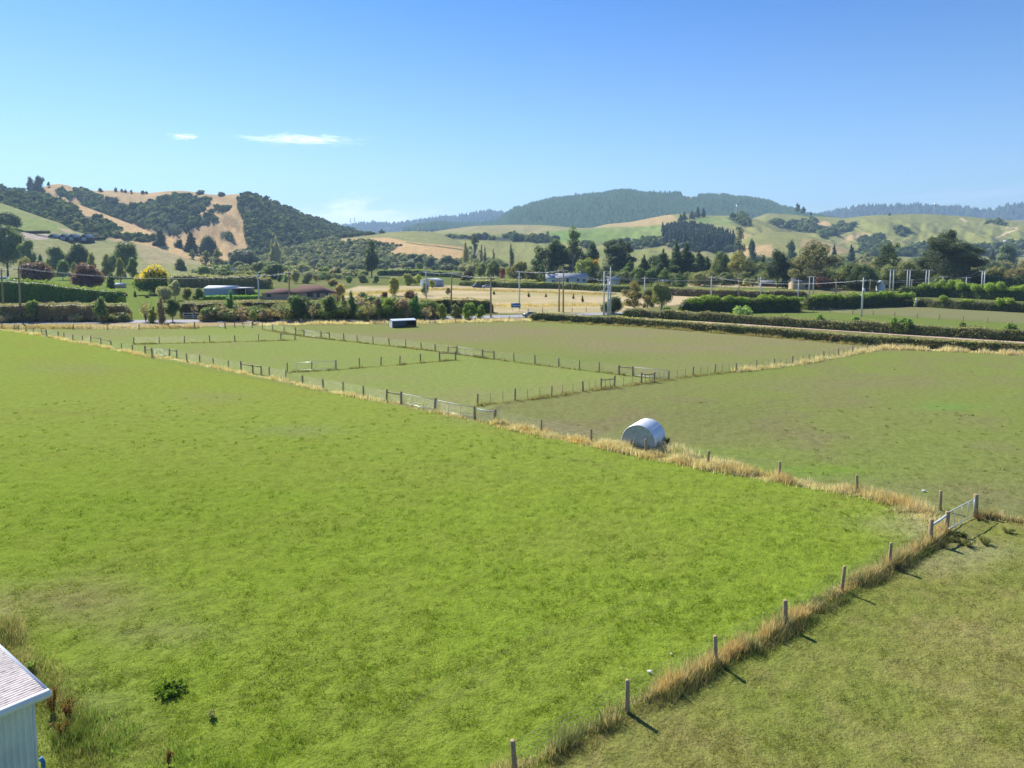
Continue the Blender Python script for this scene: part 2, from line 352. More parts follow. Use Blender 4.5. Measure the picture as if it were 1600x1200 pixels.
# ------------------------------------------------------------------ hills
TAN = (.50, .335, .15); TANP = (.40, .295, .13); HG = (.22, .225, .065); HG2 = (.175, .215, .045); BUSHC = (.045, .06, .032)
FORC = (.045, .085, .034)
LAY = {}
def ridge(name, crest, Df, back, patches, base, x0=-500, x1=2100, step=3, rows=70, gul=.12, prof=1.25, key=None, noise=1., amp=1.):
    cx = [c[0] for c in crest]; cyv = [c[1] for c in crest]; cd = [c[2] for c in crest]
    px = np.arange(max(x0, cx[0]), min(x1, cx[-1])+.1, step)
    yc = np.interp(px, cx, cyv); k = np.array([1, 2, 3, 2, 1.])/9
    yc = np.convolve(np.pad(yc, 2, 'edge'), k, 'valid'); Dc = np.interp(px, cx, cd)
    if base is FORC: yc = yc+(fbm(px*.045, px*0+2.5, 4, 77)-.5)*6
    zc = np.array([P(a, b, d)[2] for a, b, d in zip(px, yc, Dc)])
    dfv = np.interp(px, *zip(*Df)) if isinstance(Df, list) else np.full(px.shape, float(Df))
    tf = np.linspace(0, 1, rows); tb = np.linspace(0, 1, 14)[1:]
    vs, tt = [], []
    for t_ in tf:
        d = dfv+(Dc-dfv)*t_
        s = (t_**prof)*(1-.35*t_)/(.65) if prof > 1 else t_
        s = min(s, 1) if t_ < 1 else 1
        z = zc*s-1.5*(1-t_)
        g = (np.abs(fbm(px*.012*noise+3*t_, np.full(px.shape, t_*1.3), 4, 31+len(name))-.5)*2-.35)*gul*zc*math.sin(math.pi*min(t_*1.02, 1))**.8*amp
        g2 = (fbm(px*.06*noise, np.full(px.shape, t_*6), 3, 35)-.5)*gul*.35*zc*math.sin(math.pi*t_)
        z = z+g+g2
        a = (px-800)/F; vs.append(np.stack([a*d/CP*1.0, d, z], 1)); tt.append(np.full(px.shape, t_))
    for t_ in tb:
        d = Dc+back*t_; z = zc*(1-t_**1.5)-t_*12+ (fbm(px*.02, np.full(px.shape, t_*3), 3, 37)-.5)*zc*.1*t_
        a = (px-800)/F; vs.append(np.stack([a*d/CP, d, z], 1)); tt.append(np.full(px.shape, 1+t_))
    # exact pixel columns: x = a * (forward distance in camera space)
    V = np.concatenate(vs); T = np.concatenate(tt); n = len(px); m = rows+13
    colx = np.tile(px, m); a = (colx-800)/F
    V[:, 0] = a*(V[:, 1]*CP-(V[:, 2]-H)*SP)
    qx, qy = proj(V[:, 0], V[:, 1], V[:, 2])
    nz = (fbm(V[:, 0]*.02, V[:, 1]*.02, 3, 41)-.5)*7
    nb = fbm(V[:, 0]*.006, V[:, 1]*.006, 4, 43)
    c = np.tile(np.array(base, float), (len(V), 1)); bushm = np.zeros(len(V)); bk = np.zeros(len(V), int)
    for pt in patches:
        poly, col, bush = pt[:3]; soft = pt[3] if len(pt) > 3 else 1.5
        s = sm(sdf(qx+nz*.6, qy+nz*.35, poly), -soft, soft)
        s = np.where(T > 1.05, 0, s) if bush else s
        c = c*(1-s[:, None])+np.array(col)*s[:, None]
        bushm = bushm*(1-s)+(1 if bush else 0)*s
        if bush: bk = np.where(s > .5, bush, bk)
    gr = (1-bushm)*sm(nb, .4, .65)*.5
    c = c*(1-gr[:, None]*.5)+np.array((.30, .25, .12))*gr[:, None]*.5
    ii, jj = np.meshgrid(np.arange(m-1), np.arange(n-1), indexing='ij')
    fq = np.stack([ii*n+jj, ii*n+jj+1, (ii+1)*n+jj+1, (ii+1)*n+jj], -1).reshape(-1, 4)
    b = MB(); b.add(V, fq, np.clip(c, .01, 1)); b.build(name, HM, smooth=True, kind='structure')
    LAY[key or name] = dict(V=V, qx=qx, qy=qy, b=bushm, bk=bk, T=T, n=n, fq=fq)
def onhill(key, px, py):
    L = LAY[key]; ok = L['T'] <= 1.0
    d = np.where(ok, (L['qx']-px)**2+(L['qy']-py)**2, 1e9); return L['V'][int(np.argmin(d))].copy()
def S4(ox, oy, pts, k=4.): return [(ox+a/k, oy+b/k) for a, b in pts]
# far blue ranges
ridge('far_range', [(380, 372, 6500), (470, 358, 6500), (540, 354, 6500), (590, 348, 6500), (625, 350, 6300), (700, 339, 6300), (740, 333, 6200), (765, 330, 6200), (800, 335, 6200), (880, 314, 6000), (905, 306, 6000), (945, 304, 6000), (990, 312, 6000), (1060, 330, 6000), (1200, 342, 5500), (1290, 334, 5200), (1340, 323, 5000), (1366, 321, 5000), (1430, 322, 5000), (1500, 325, 5000), (1535, 331, 5000), (1570, 325, 4800), (1600, 321, 4800), (1720, 312, 4800), (2100, 322, 4800)], 4200, 900, [], FORC, x0=380, rows=30, gul=.1)
ridge('forested_foothill', [(590, 372, 4000), (650, 356, 3900), (680, 351, 3900), (720, 352, 3900), (760, 352, 3900), (775, 350, 3800), (800, 331, 3700), (830, 321, 3600), (870, 314, 3600), (900, 311, 3600), (945, 304, 3500), (968, 300, 3500), (1000, 303, 3500), (1030, 306, 3500), (1060, 306, 3500), (1090, 308, 3500), (1130, 308, 3500), (1170, 312, 3500), (1200, 317, 3500), (1230, 328, 3400), (1262, 337, 3300), (1330, 352, 3200), (1420, 372, 3100)], 2300, 700,
      [([(1064, 307), (1088, 307), (1088, 312), (1070, 313)], (.5, .33, .2), 0, .8), ([(1180, 322), (1215, 322), (1245, 331), (1240, 337), (1190, 333)], (.3, .26, .13), 0), ([(900, 312), (935, 312), (935, 314), (900, 315)], (.25, .2, .12), 0, .8)], FORC, rows=50, gul=.16)
ridge('distant_purple_hill', [(1530, 352, 2900), (1570, 345, 2900), (1600, 343, 2900), (1700, 338, 2900), (2100, 345, 2900)], 2300, 400, [], (.2, .15, .13), rows=20)
# right pastoral hills
ridge('pastoral_hill', [(1120, 372, 2000), (1165, 345, 2000), (1200, 333, 2000), (1250, 336, 2000), (1320, 341, 1950), (1345, 338, 1950), (1370, 336, 1900), (1420, 334.5, 1900), (1450, 334.5, 1900), (1520, 339, 1900), (1545, 342, 1900), (1600, 346, 1900), (1700, 343, 1900), (2100, 352, 1900)], 1150, 500,
      [(S4(1200, 320, [(-40, 300), (60, 290), (200, 240), (110, 180), (0, 215)], 8), BUSHC, 1), (S4(1200, 320, [(130, 290), (330, 215), (520, 175), (600, 195), (640, 300), (560, 350), (440, 355), (300, 320)], 8), BUSHC, 1),
       (S4(1200, 320, [(640, 290), (760, 310), (840, 250), (960, 225), (1110, 235), (1060, 300), (960, 370), (840, 400), (700, 430), (640, 380)], 8), BUSHC, 1),
       (S4(1200, 320, [(580, 235), (680, 200), (760, 215), (830, 270), (830, 350), (760, 310), (700, 260)], 8), TAN, 0), (S4(1200, 320, [(980, 400), (1150, 340), (1250, 350), (1300, 420), (1100, 430), (1000, 470), (900, 490)], 8), TANP, 0),
       (S4(1200, 320, [(1060, 420), (1250, 430), (1320, 360), (1440, 400), (1500, 480), (1440, 560), (1300, 600), (1160, 590), (1140, 480)], 8), BUSHC, 1),
       (S4(1400, 320, [(0, 310), (70, 290), (180, 310), (160, 370), (70, 400), (0, 370)], 8), BUSHC, 1), (S4(1400, 320, [(1090, 240), (1200, 200), (1300, 230), (1380, 220), (1380, 262), (1280, 262), (1200, 225), (1100, 245)], 8), BUSHC, 1),
       (S4(1400, 320, [(1215, 428), (1370, 350), (1500, 305), (1460, 290), (1370, 292), (1370, 280), (1520, 282), (1530, 305), (1400, 360), (1240, 440)], 8), (.55, .42, .24), 0, .6),
       (S4(1400, 320, [(790, 170), (830, 165), (900, 210), (860, 215)], 8), (.55, .42, .24), 0, .6), ([(1330, 392), (1400, 385), (1470, 388), (1600, 380), (1600, 400), (1330, 402)], BUSHC, 1)], HG, rows=100, gul=.26, key='R', noise=1.3)
ridge('knoll', [(1120, 402, 1150), (1165, 372, 1200), (1195, 362, 1250), (1240, 363, 1250), (1270, 370, 1200), (1300, 379, 1150), (1330, 392, 1100), (1360, 402, 1050)], 850, 250,
      [([(1255, 372), (1300, 380), (1335, 393), (1300, 398), (1250, 385)], TANP, 0), ([(1160, 385), (1205, 383), (1215, 400), (1150, 402)], TAN, 0)], HG, rows=40, key='K')
# middle green hills
ridge('middle_hills', [(640, 378, 1700), (680, 361, 1700), (740, 353, 1700), (800, 351, 1700), (850, 351.5, 1700), (900, 356, 1600), (925, 356, 1650), (950, 350, 1700), (985, 347, 1700), (1000, 344, 1700), (1040, 336, 1700), (1070, 334, 1650), (1110, 337, 1650), (1145, 337, 1600), (1180, 342, 1550), (1210, 352, 1500), (1250, 372, 1400), (1280, 390, 1300)], 900, 500,
      [([(920, 352), (985, 344), (1050, 335), (1060, 345), (1000, 357), (940, 358)], TANP, 0), ([(680, 357), (800, 350), (900, 356), (980, 354), (1000, 363), (850, 366), (700, 363)], (.27, .25, .11), 0, 3),
       ([(850, 362), (1040, 352), (1040, 372), (1000, 385), (870, 378)], (.16, .235, .05), 0, 3), ([(1080, 340), (1150, 340), (1170, 352), (1100, 352)], (.165, .235, .06), 0, 3),
       ([(905, 388), (1000, 373), (1046, 378), (1035, 384), (985, 392), (960, 384), (920, 380)], BUSHC, 1), ([(640, 368), (760, 371), (800, 369), (870, 375), (860, 380), (760, 376), (700, 374)], BUSHC, 1, 1),
       ([(1040, 385), (1080, 375), (1110, 385), (1150, 391), (1140, 396), (1090, 393), (1050, 392)], (.2, .16, .12), 1), ([(1135, 340), (1160, 337), (1178, 352), (1165, 356), (1150, 350)], BUSHC, 1),
       ([(1150, 362), (1200, 375), (1230, 385), (1200, 390), (1150, 378)], TANP, 0, 3), ([(1170, 378), (1230, 383), (1230, 390), (1180, 388)], TAN, 0), ([(900, 395), (960, 388), (1000, 396), (960, 402)], HG2, 0)], HG, rows=80, gul=.2, key='M', noise=1.3)
# spur in the middle with scrub below and mown top
ridge('scrub_spur', [(380, 412, 900), (430, 396, 950), (455, 388, 980), (500, 378, 1020), (530, 371, 1050), (580, 365, 1050), (620, 362, 1050), (650, 361, 1050), (675, 362, 1050), (700, 370, 1020), (725, 382, 980), (755, 397, 940), (780, 408, 900)], 700, 300,
      [([(380, 395), (480, 372), (560, 374), (620, 377), (632, 382), (610, 395), (680, 401), (740, 408), (700, 420), (380, 420)], (.14, .15, .095), 2), ([(495, 381), (540, 373), (600, 371), (640, 378), (720, 385), (730, 391), (640, 385), (560, 376)], TAN, 0, 1), ([(606, 396), (632, 380), (680, 383), (724, 390), (724, 408), (655, 402)], TAN, 0, 1.5),
       ([(635, 378.5), (724, 389), (724, 391), (635, 380)], (.09, .11, .04), 0, .5), ([(518, 366), (560, 360), (605, 362), (600, 364.5), (560, 369), (530, 372)], BUSHC, 1)], (.235, .235, .09), rows=70, gul=.07, key='F')
# the big tan and bush hill on the left
ridge('tan_hill', [(-500, 315, 1500), (-200, 300, 1500), (0, 293, 1450), (40, 300, 1450), (60, 296, 1400), (75, 289.5, 1400), (90, 287, 1400), (105, 289, 1400), (122, 296, 1420), (140, 298, 1450), (185, 297.5, 1450), (230, 302, 1450), (262, 298.5, 1450), (290, 298, 1450), (320, 303, 1400), (345, 305, 1400), (375, 303, 1400), (400, 306, 1400), (440, 320, 1450), (480, 338, 1500), (520, 352, 1550), (545, 360, 1600), (600, 372, 1600), (650, 390, 1600)], 900, 600,
      [(S4(200, 280, [(-640, 60), (-560, 130), (-440, 180), (-250, 240), (-180, 260), (-70, 320), (0, 330), (250, 290), (450, 230), (580, 195), (700, 200), (780, 190), (850, 220), (1050, 230), (1030, 290), (960, 370), (890, 430), (940, 470), (1010, 430), (1040, 370), (1060, 410), (1120, 510), (1000, 560), (860, 600), (740, 650), (600, 715), (500, 710), (330, 640), (0, 540), (-300, 470), (-560, 360), (-660, 200)], 8), BUSHC, 1),
       (S4(0, 280, [(1100, 150), (1230, 150), (1500, 150), (1700, 140), (1700, 330), (1500, 320), (1530, 250), (1480, 200), (1340, 170), (1250, 210)], 8), TAN, 0),
       (S4(200, 280, [(1090, 370), (1180, 350), (1290, 350), (1290, 390), (1200, 430), (1110, 430)], 8), BUSHC, 1), (S4(200, 280, [(1150, 670), (1200, 650), (1290, 670), (1320, 760), (1250, 780), (1160, 750)], 8), BUSHC, 1),
       (S4(200, 280, [(1430, 200), (1600, 170), (2200, 400), (2900, 600), (3200, 800), (3200, 1200), (1300, 1200), (1260, 960), (1500, 880), (1470, 720), (1430, 620), (1450, 540), (1370, 350), (1370, 300)], 8), BUSHC, 1),
       ([(-500, 300), (0, 290), (40, 301), (75, 306), (130, 340), (-500, 400)], BUSHC, 1), (S4(0, 280, [(660, 140), (780, 130), (900, 160), (960, 220), (860, 250), (740, 200)], 8), (.22, .17, .12), 1)],
      TAN, rows=100, gul=.34, key='A', noise=1.6)
ridge('bush_spur', [(-500, 310, 1150), (-100, 298, 1150), (0, 300, 1120), (40, 303, 1100), (80, 309, 1100), (105, 315, 1080), (127, 321, 1050), (170, 337, 1000), (215, 354, 950), (242, 366, 900), (270, 380, 860), (300, 394, 820), (330, 405, 800)], 700, 200,
      [(S4(0, 280, [(-2000, 200), (0, 90), (300, 160), (600, 240), (760, 330), (850, 360), (900, 450), (1060, 600), (1100, 660), (1500, 700), (1500, 640), (1400, 560), (1200, 470), (1050, 470), (980, 400), (860, 300), (700, 230), (300, 140)], 8), BUSHC, 1),
       ([(-500, 300), (40, 300), (90, 311), (112, 325), (140, 352), (185, 360), (190, 372), (110, 372), (-500, 372)], BUSHC, 1), (S4(200, 280, [(-100, 740), (60, 700), (310, 730), (330, 780), (180, 790), (80, 760)], 8), BUSHC, 1)], TAN, rows=50, gul=.08, key='B')
ridge('green_spur', [(-500, 300, 800), (-200, 305, 800), (0, 317, 780), (30, 327, 770), (70, 341, 750), (98, 350, 740), (112, 360, 730), (135, 366, 700), (150, 371, 690), (200, 378, 670), (225, 382, 650), (260, 393, 620), (290, 403, 600), (315, 410, 580)], 480, 160,
      [(S4(0, 280, [(-3000, 300), (0, 280), (900, 640), (300, 660), (-3000, 640)], 8), (.2, .245, .065), 0, 2), ([(135, 360), (230, 380), (320, 412), (230, 412), (210, 388), (165, 372)], (.31, .26, .13), 0, 2),
       ([(90, 356), (112, 358), (112, 364), (100, 362)], (.42, .32, .19), 0, 1), ([(30, 363), (75, 364), (75, 375), (30, 375)], (.4, .33, .26), 0, .8)], (.225, .235, .085), rows=60, gul=.03, prof=1.0, key='C')
# ------------------------------------------------------------------ haze
hb = MB(); hb.box(-7550, 7550, -7550, 7550, -14, 592)
hm, t = nt('haze'); pv = nd(t, 'ShaderNodeVolumePrincipled'); pv.inputs['Density'].default_value = 1.25e-4; pv.inputs['Color'].default_value = (.5, .73, 1, 1); pv.inputs['Anisotropy'].default_value = .1
o = nd(t, 'ShaderNodeOutputMaterial'); t.links.new(pv.outputs[0], o.inputs['Volume'])
hb.build('haze', hm, kind='stuff')
# ------------------------------------------------------------------ foliage builders
def ico(sub=1):
    import bmesh
    bm = bmesh.new(); bmesh.ops.create_icosphere(bm, subdivisions=sub, radius=1); bm.verts.ensure_lookup_table()
    v = np.array([q.co[:] for q in bm.verts]); f = np.array([[q.index for q in k.verts] for k in bm.faces]); bm.free(); return v, f
I1 = ico(1); I2 = ico(2)
def quads(Pc, N, size, cols, asp=1.3, jit=.8, up=0.):
    n = len(Pc)
    N = N+RS.normal(0, jit, (n, 3)); N /= np.linalg.norm(N, axis=1)[:, None]+1e-9
    r = RS.normal(0, 1, (n, 3)); r[:, 2] += up
    U = np.cross(N, r); U /= np.linalg.norm(U, axis=1)[:, None]+1e-9; W = np.cross(N, U)
    s = (size*RS.uniform(.6, 1.35, n))[:, None]/2; a = RS.uniform(1, asp, n)[:, None]
    v = np.stack([Pc-U*s*a, Pc-W*s*.9, Pc+U*s*a, Pc+W*s], 1).reshape(-1, 3)
    f = np.arange(n*4).reshape(-1, 4)
    return v, f, np.repeat(cols, 4, axis=0)
def crown_cards(mb, lobes, size, col, tipcol=None, tipz=None, dens=1.5, shell=(.72, 1.06), varc=.28, coremb=None, corek=.8, colb=None):
    L = np.array([(*c, *r) for c, r in lobes]); tot = []
    for k, l in enumerate(L):
        c, r = l[:3], l[3:]
        area = 4*math.pi*((r[0]*r[1])**1.6/3+(r[0]*r[2])**1.6/3+(r[1]*r[2])**1.6/3)**(1/1.6)
        n = max(8, int(dens*area/size**2*.62))
        d = RS.normal(0, 1, (n, 3)); d /= np.linalg.norm(d, axis=1)[:, None]
        rad = RS.uniform(shell[0], shell[1], n)**.7
        p = c+d*r*rad[:, None]
        keep = np.ones(n, bool)
        for m_, o_ in enumerate(L):
            if m_ != k: keep &= (((p-o_[:3])/o_[3:])**2).sum(1) > .45
        keep &= p[:, 2] > .05
        p, d = p[keep], d[keep]; n = len(p)
        if n == 0: continue
        b = RS.uniform(1-varc, 1+varc, n)*RS.uniform(.86, 1.14)
        cc = np.array(col)*b[:, None]
        if colb is not None:
            q = (RS.uniform(0, 1, n) < RS.uniform(.1, .5))[:, None]; cc = np.where(q, np.array(colb)*b[:, None], cc)
        if tipcol is not None:
            q = sm(p[:, 2]+RS.normal(0, .5, n), tipz-.6, tipz+.6)[:, None]; cc = cc*(1-q)+np.array(tipcol)*b[:, None]*q
        hue = RS.normal(0, .06, n); cc = cc*np.stack([1+hue, np.ones(n), 1-hue], 1)
        nn = d/r; nn /= np.linalg.norm(nn, axis=1)[:, None]
        mb.add(*quads(p, nn+np.array((0, 0, .25)), size, np.clip(cc, .005, 1)))
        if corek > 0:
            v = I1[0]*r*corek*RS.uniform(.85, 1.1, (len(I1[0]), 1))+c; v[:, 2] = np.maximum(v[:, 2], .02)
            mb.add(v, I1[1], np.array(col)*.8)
def lobes_for(kind, h, wd, rnd):
    L = []; r = wd/2; U = rnd.uniform
    if kind in ('round', 'bush', 'dense'):
        z0 = h*(.2 if kind == 'round' else 0.0); hh = h-z0; n = 9 if kind == 'round' else 7
        if wd > 9: n += 4
        L.append(((0, 0, z0+hh*.45), (r*.62, r*.62, hh*.45)))
        for k in range(n):
            a = 2.4*k+U(-.4, .4); e = U(.12, .86); rr = r*(.62 if e < .55 else .42)*U(.7, 1.05)
            lr = r*U(.3, .46)
            L.append(((math.cos(a)*rr, math.sin(a)*rr, z0+hh*e*.92), (lr, lr, min(lr*1.1, hh*.32))))
        L.append(((U(-.15, .15)*r, 0, h-hh*.2), (r*.4, r*.4, hh*.2)))
    elif kind == 'cone':
        n = max(6, int(h/1.7)); pw = U(.65, .95); bl = U(.55, .8)
        for k in range(n):
            e = k/(n-1); z = h*(.06+.86*e); rr = (r*(1-e**1.25)**pw*(bl if e < .1 else 1))*U(.82, 1.12)+r*.1
            L.append(((U(-.1, .1)*r, 0, z), (rr*.72, rr*.72, h/n*.9)))
            for j in range(4):
                a = U(0, 6.28); q = U(.4, .75); L.append(((math.cos(a)*rr*q, math.sin(a)*rr*q, z+U(-.3, .3)*h/n), (rr*U(.3, .45), rr*U(.3, .45), h/n*U(.5, .8))))
    elif kind == 'col':
        n = max(5, int(h/(wd*.8)))
        for k in range(n):
            e = k/(n-1); z = h*(.1+.82*e); rr = r*(.55+.45*math.sin(math.pi*min(1, .25+e*.75)))*(1 if e < .8 else .65)
            L.append(((U(-.25, .25)*r, U(-.25, .25)*r, z), (rr, rr, h/n*1.1)))
    elif kind == 'euc':
        for k in range(22):
            a = 2.4*k+U(-.5, .5); e = U(.22, .92); rr = r*(.8 if e < .7 else .55)*U(.15, 1); lr = r*U(.2, .34)
            L.append(((math.cos(a)*rr, math.sin(a)*rr, h*e*.93), (lr, lr, lr*U(.6, .9))))
        L.append(((U(-.1, .1)*r, 0, h*.86), (r*.34, r*.34, h*.14)))
    elif kind == 'mac':
        L.append(((0, 0, h*.36), (r*.78, r*.78, h*.36))); L.append(((U(-.1, .1)*r, 0, h*.58), (r*.62, r*.62, h*.28)))
        for k in range(30):
            a = 2.4*k+U(-.3, .3); e = U(.15, .92); rr = r*math.sqrt(max(.05, 1-(e-.3)**2*1.4))*U(.5, .85); lr = r*U(.14, .26)
            L.append(((math.cos(a)*rr, math.sin(a)*rr, h*e*.9), (lr*1.2, lr*1.2, lr*.62)))
        for k in range(6):
            a = U(-1, 1); L.append(((r*a*.5, U(-.3, .3)*r, h*(.9-.14*abs(a))), (r*.15, r*.15, h*.12)))
    elif kind == 'pine':
        for k in range(12):
            e = .3+.68*k/11; a = U(0, 6.28); rr = r*U(.2, .75)*(1.15-e*.6); lr = r*U(.3, .45)
            L.append(((math.cos(a)*rr, math.sin(a)*rr, h*e*.96), (lr, lr, h*.05+lr*.25)))
    return L
OPEN = {'euc': .5, 'pine': .45, 'cone': .72, 'col': .75}
TN = [0]
def tree(x, yt, yb, wpx, kind, col, label, Y=None, tip=None, tipf=.6, layer=None, name='tree', cat='tree', colb=None, group=None, size=None, bark=None):
    TN[0] += 1; rnd = random.Random(TN[0]*13+5)
    if layer: b = onhill(layer, x, yb); bx, by, bz = b[0], b[1], b[2]-.5
    elif Y: by = Y; bx = P(x, YH+30, Y)[0]; bz = 0
    else: (bx, by), bz = G(x, yb), 0
    h = max(P(x, yt, by)[2]-bz, 1.0); wd = max(wpx*by/F, .8)
    root = empty(name, (bx, by, bz), 0, label=label, cat=cat, group=group)
    L = lobes_for(kind, h, wd, rnd)
    s = size or max(.26, by/711*.95)
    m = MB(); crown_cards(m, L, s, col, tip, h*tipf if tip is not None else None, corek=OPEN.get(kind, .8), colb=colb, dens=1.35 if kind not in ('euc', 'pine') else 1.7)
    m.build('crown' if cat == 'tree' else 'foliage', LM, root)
    tm = MB(); tr = max(.12, h*.018)*(1.3 if kind in ('euc', 'mac') else 1)
    if kind in ('bush', 'dense'): tr *= .6
    lean = rnd.uniform(-.02, .02)*h; top = h*(.55 if kind in ('round', 'bush', 'dense', 'mac', 'euc') else .85)
    tm.tube([(0, 0, -.3), (0, 0, .05), (lean*.4, 0, top*.5), (lean, 0, top)], [tr*1.35, tr*1.1, tr*.75, tr*.3], 7, (.5, .5, .5))
    for c, r in L[:7] if kind != 'euc' else L:
        if c[2] > h*.25: tm.tube([(lean*.4, 0, min(top*.6, c[2]*.55)), (c[0]*.5+lean*.3, c[1]*.5, c[2]*.8), (c[0], c[1], c[2])], [tr*.5, tr*.32, tr*.1], 5, (.5, .5, .5))
    tm.build('trunk' if cat == 'tree' else 'stem', bark or (BARKL if kind == 'euc' else BARK), root, smooth=True)
    return root
def bare(x, yt, yb, wpx, label, col=(.2, .17, .12)):
    TN[0] += 1; rnd = random.Random(TN[0]); bx, by = G(x, yb); h = P(x, yt, by)[2]; wd = wpx*by/F
    root = empty('bare_shrub', (bx, by, 0), 0, label=label, cat='shrub')
    m = MB(); f = MB()
    for k in range(26):
        a = rnd.uniform(0, 6.28); q = rnd.uniform(.2, 1); e = (math.cos(a)*wd/2*q, math.sin(a)*wd/2*q, h*rnd.uniform(.7, 1))
        m.tube([(0, 0, 0), (e[0]*.35, e[1]*.35, e[2]*.5), e], [.05, .03, .012], 4, col)
        for j in range(3):
            s_ = rnd.uniform(.4, .9); p0 = (e[0]*s_, e[1]*s_, e[2]*s_); m.tube([p0, (p0[0]+rnd.uniform(-.5, .5), p0[1]+rnd.uniform(-.5, .5), p0[2]+rnd.uniform(.2, .9))], [.022, .008], 3, col)
    m.build('branches', VM, root)
    crown_cards(f, [((0, 0, h*.6), (wd*.42, wd*.42, h*.36))], .26, (.16, .14, .085), dens=.4, shell=(.3, 1), corek=0); f.build('foliage', LM, root)
# ------------------------------------------------------------------ hedges
def resamp(pts, step):
    p = np.array(pts, float); d = np.hypot(*np.diff(p[:, :2], axis=0).T); s = np.concatenate([[0], np.cumsum(d)])
    n = max(2, int(s[-1]/step)+1); q = np.linspace(0, s[-1], n)
    return np.stack([np.interp(q, s, p[:, k]) for k in range(p.shape[1])], 1), s[-1]
def hedge(label, pts, wd, col, colb=None, rough=.25, size=None, top=None, name='hedge', group=None, lump=None, lumpcol=None, sharp=.5, mix=.3):
    """pts: (px, ybase, height_m)"""
    W = [(*G(a, b), h) for a, b, h in pts]; q, L = resamp(W, .9)
    cx, cy = q[len(q)//2, :2]; dm = q[:, 1].mean(); s = size or max(.24, dm/711*.9)
    root = empty(name, (cx, cy, 0), 0, label=label, cat='hedge', group=group)
    t_ = np.gradient(q[:, :2], axis=0); t_ /= np.linalg.norm(t_, axis=1)[:, None]; nrm = np.stack([-t_[:, 1], t_[:, 0]], 1)
    m = MB(); K = 9; rows = []
    hn = fbm(q[:, 0]*.35, q[:, 1]*.35, 3, 51); hh = q[:, 2]*(1+(hn-.5)*rough*2); hh[0] *= .55; hh[-1] *= .55
    for i in range(len(q)):
        for k in range(K):
            a = math.pi*k/(K-1); ca, sa = math.cos(a), math.sin(a)
            u = math.copysign(abs(ca)**sharp, ca)*wd/2*.82; z = abs(sa)**sharp*hh[i]*.9
            rows.append((q[i, 0]+nrm[i, 0]*u-cx, q[i, 1]+nrm[i, 1]*u-cy, z))
    f = np.array([(i*K+k, i*K+k+1, (i+1)*K+k+1, (i+1)*K+k) for i in range(len(q)-1) for k in range(K-1)])
    rows = np.array(rows); rows[:, :2] += RS.normal(0, .06*wd, rows[:, :2].shape)
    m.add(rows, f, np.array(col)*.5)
    n = int(1.5*L*(wd+2*q[:, 2].mean())/s**2*.62); n = min(n, 60000)
    u = RS.uniform(0, 1, n)*(len(q)-1); i0 = u.astype(int); i0 = np.minimum(i0, len(q)-2); fr = (u-i0)[:, None]
    pc = q[i0, :2]*(1-fr)+q[i0+1, :2]*fr; hi = hh[i0]*(1-fr[:, 0])+hh[i0+1]*fr[:, 0]; nn = nrm[i0]
    # spread evenly over sides and top
    hm_ = q[:, 2].mean(); s_side = hm_/(2*hm_+wd); v = RS.uniform(0, 1, n)
    side = v < 2*s_side; sg = np.where(v < s_side, 1, -1)
    zz = np.where(side, RS.uniform(0, 1, n), 1.0)
    uu = np.where(side, sg*(1-.25*zz**4), RS.uniform(-1, 1, n))
    bump = fbm(pc[:, 0]*1.1+uu, pc[:, 1]*1.1+zz*2, 3, 53)-.5
    off = uu*wd/2*(1+bump*.5)
    p = np.stack([pc[:, 0]+nn[:, 0]*off-cx, pc[:, 1]+nn[:, 1]*off-cy, zz*hi*(1+np.where(side, 0, bump*.3))+RS.normal(0, s*.25, n)], 1)
    p[:, 2] = np.maximum(p[:, 2], .04)
    N = np.stack([np.where(side, nn[:, 0]*sg, 0), np.where(side, nn[:, 1]*sg, 0), np.where(side, .25, 1)], 1)
    b = RS.uniform(.72, 1.28, n)*(1+(fbm(pc[:, 0]*.5, pc[:, 1]*.5, 3, 57)-.5)*.7)
    cc = np.array(col)*b[:, None]
    if colb is not None:
        k = (sm(fbm(pc[:, 0]*.45+9, pc[:, 1]*.45+zz*.8, 3, 59)+RS.normal(0, .12, n), .62-mix*.6, .72-mix*.4))[:, None]; cc = cc*(1-k)+np.array(colb)*b[:, None]*k
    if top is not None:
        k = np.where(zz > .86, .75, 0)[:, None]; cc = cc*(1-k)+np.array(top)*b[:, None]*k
    m.add(*quads(p, N, s, np.clip(cc, .005, 1)))
    m.build('clipped_foliage', LM, root)
    if lump:
        g = MB(); LB = []
        for (px, ex, r) in lump:
            ex *= 1.5; px += random.uniform(-4, 4)
            ys_ = np.interp(px, [a for a, _, _ in pts], [b_ for _, b_, _ in pts]); x0, y0 = G(px, ys_); h0 = np.interp(px, [a for a, _, _ in pts], [c_ for _, _, c_ in pts])
            for j in range(4):
                LB.append(((x0-cx+random.uniform(-.8, .8)*r, y0-cy+random.uniform(-.3, .3)*wd, h0*.8+ex*random.uniform(.2, .6)), (r*random.uniform(.4, .8), wd*.4, ex*random.uniform(.4, .8)+.25)))
        crown_cards(g, LB, s, lumpcol or (.095, .14, .03), dens=1.5); g.build('new_growth', LM, root)
    return root
HEDGEC = (.062, .078, .036)
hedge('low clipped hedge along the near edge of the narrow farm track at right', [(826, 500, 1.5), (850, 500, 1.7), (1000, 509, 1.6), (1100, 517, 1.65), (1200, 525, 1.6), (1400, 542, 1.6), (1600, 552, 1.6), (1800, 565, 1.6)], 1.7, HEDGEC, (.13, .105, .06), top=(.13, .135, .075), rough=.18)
hedge('taller shaggy hedge on the far side of the farm track with bright bushes poking out', [(975, 494, 1.9), (1100, 501, 1.9), (1200, 508, 1.9), (1400, 521, 1.95), (1600, 533, 2.0), (1850, 548, 2)], 2.4, (.07, .085, .042), (.12, .12, .075), rough=.3, top=(.115, .115, .08))
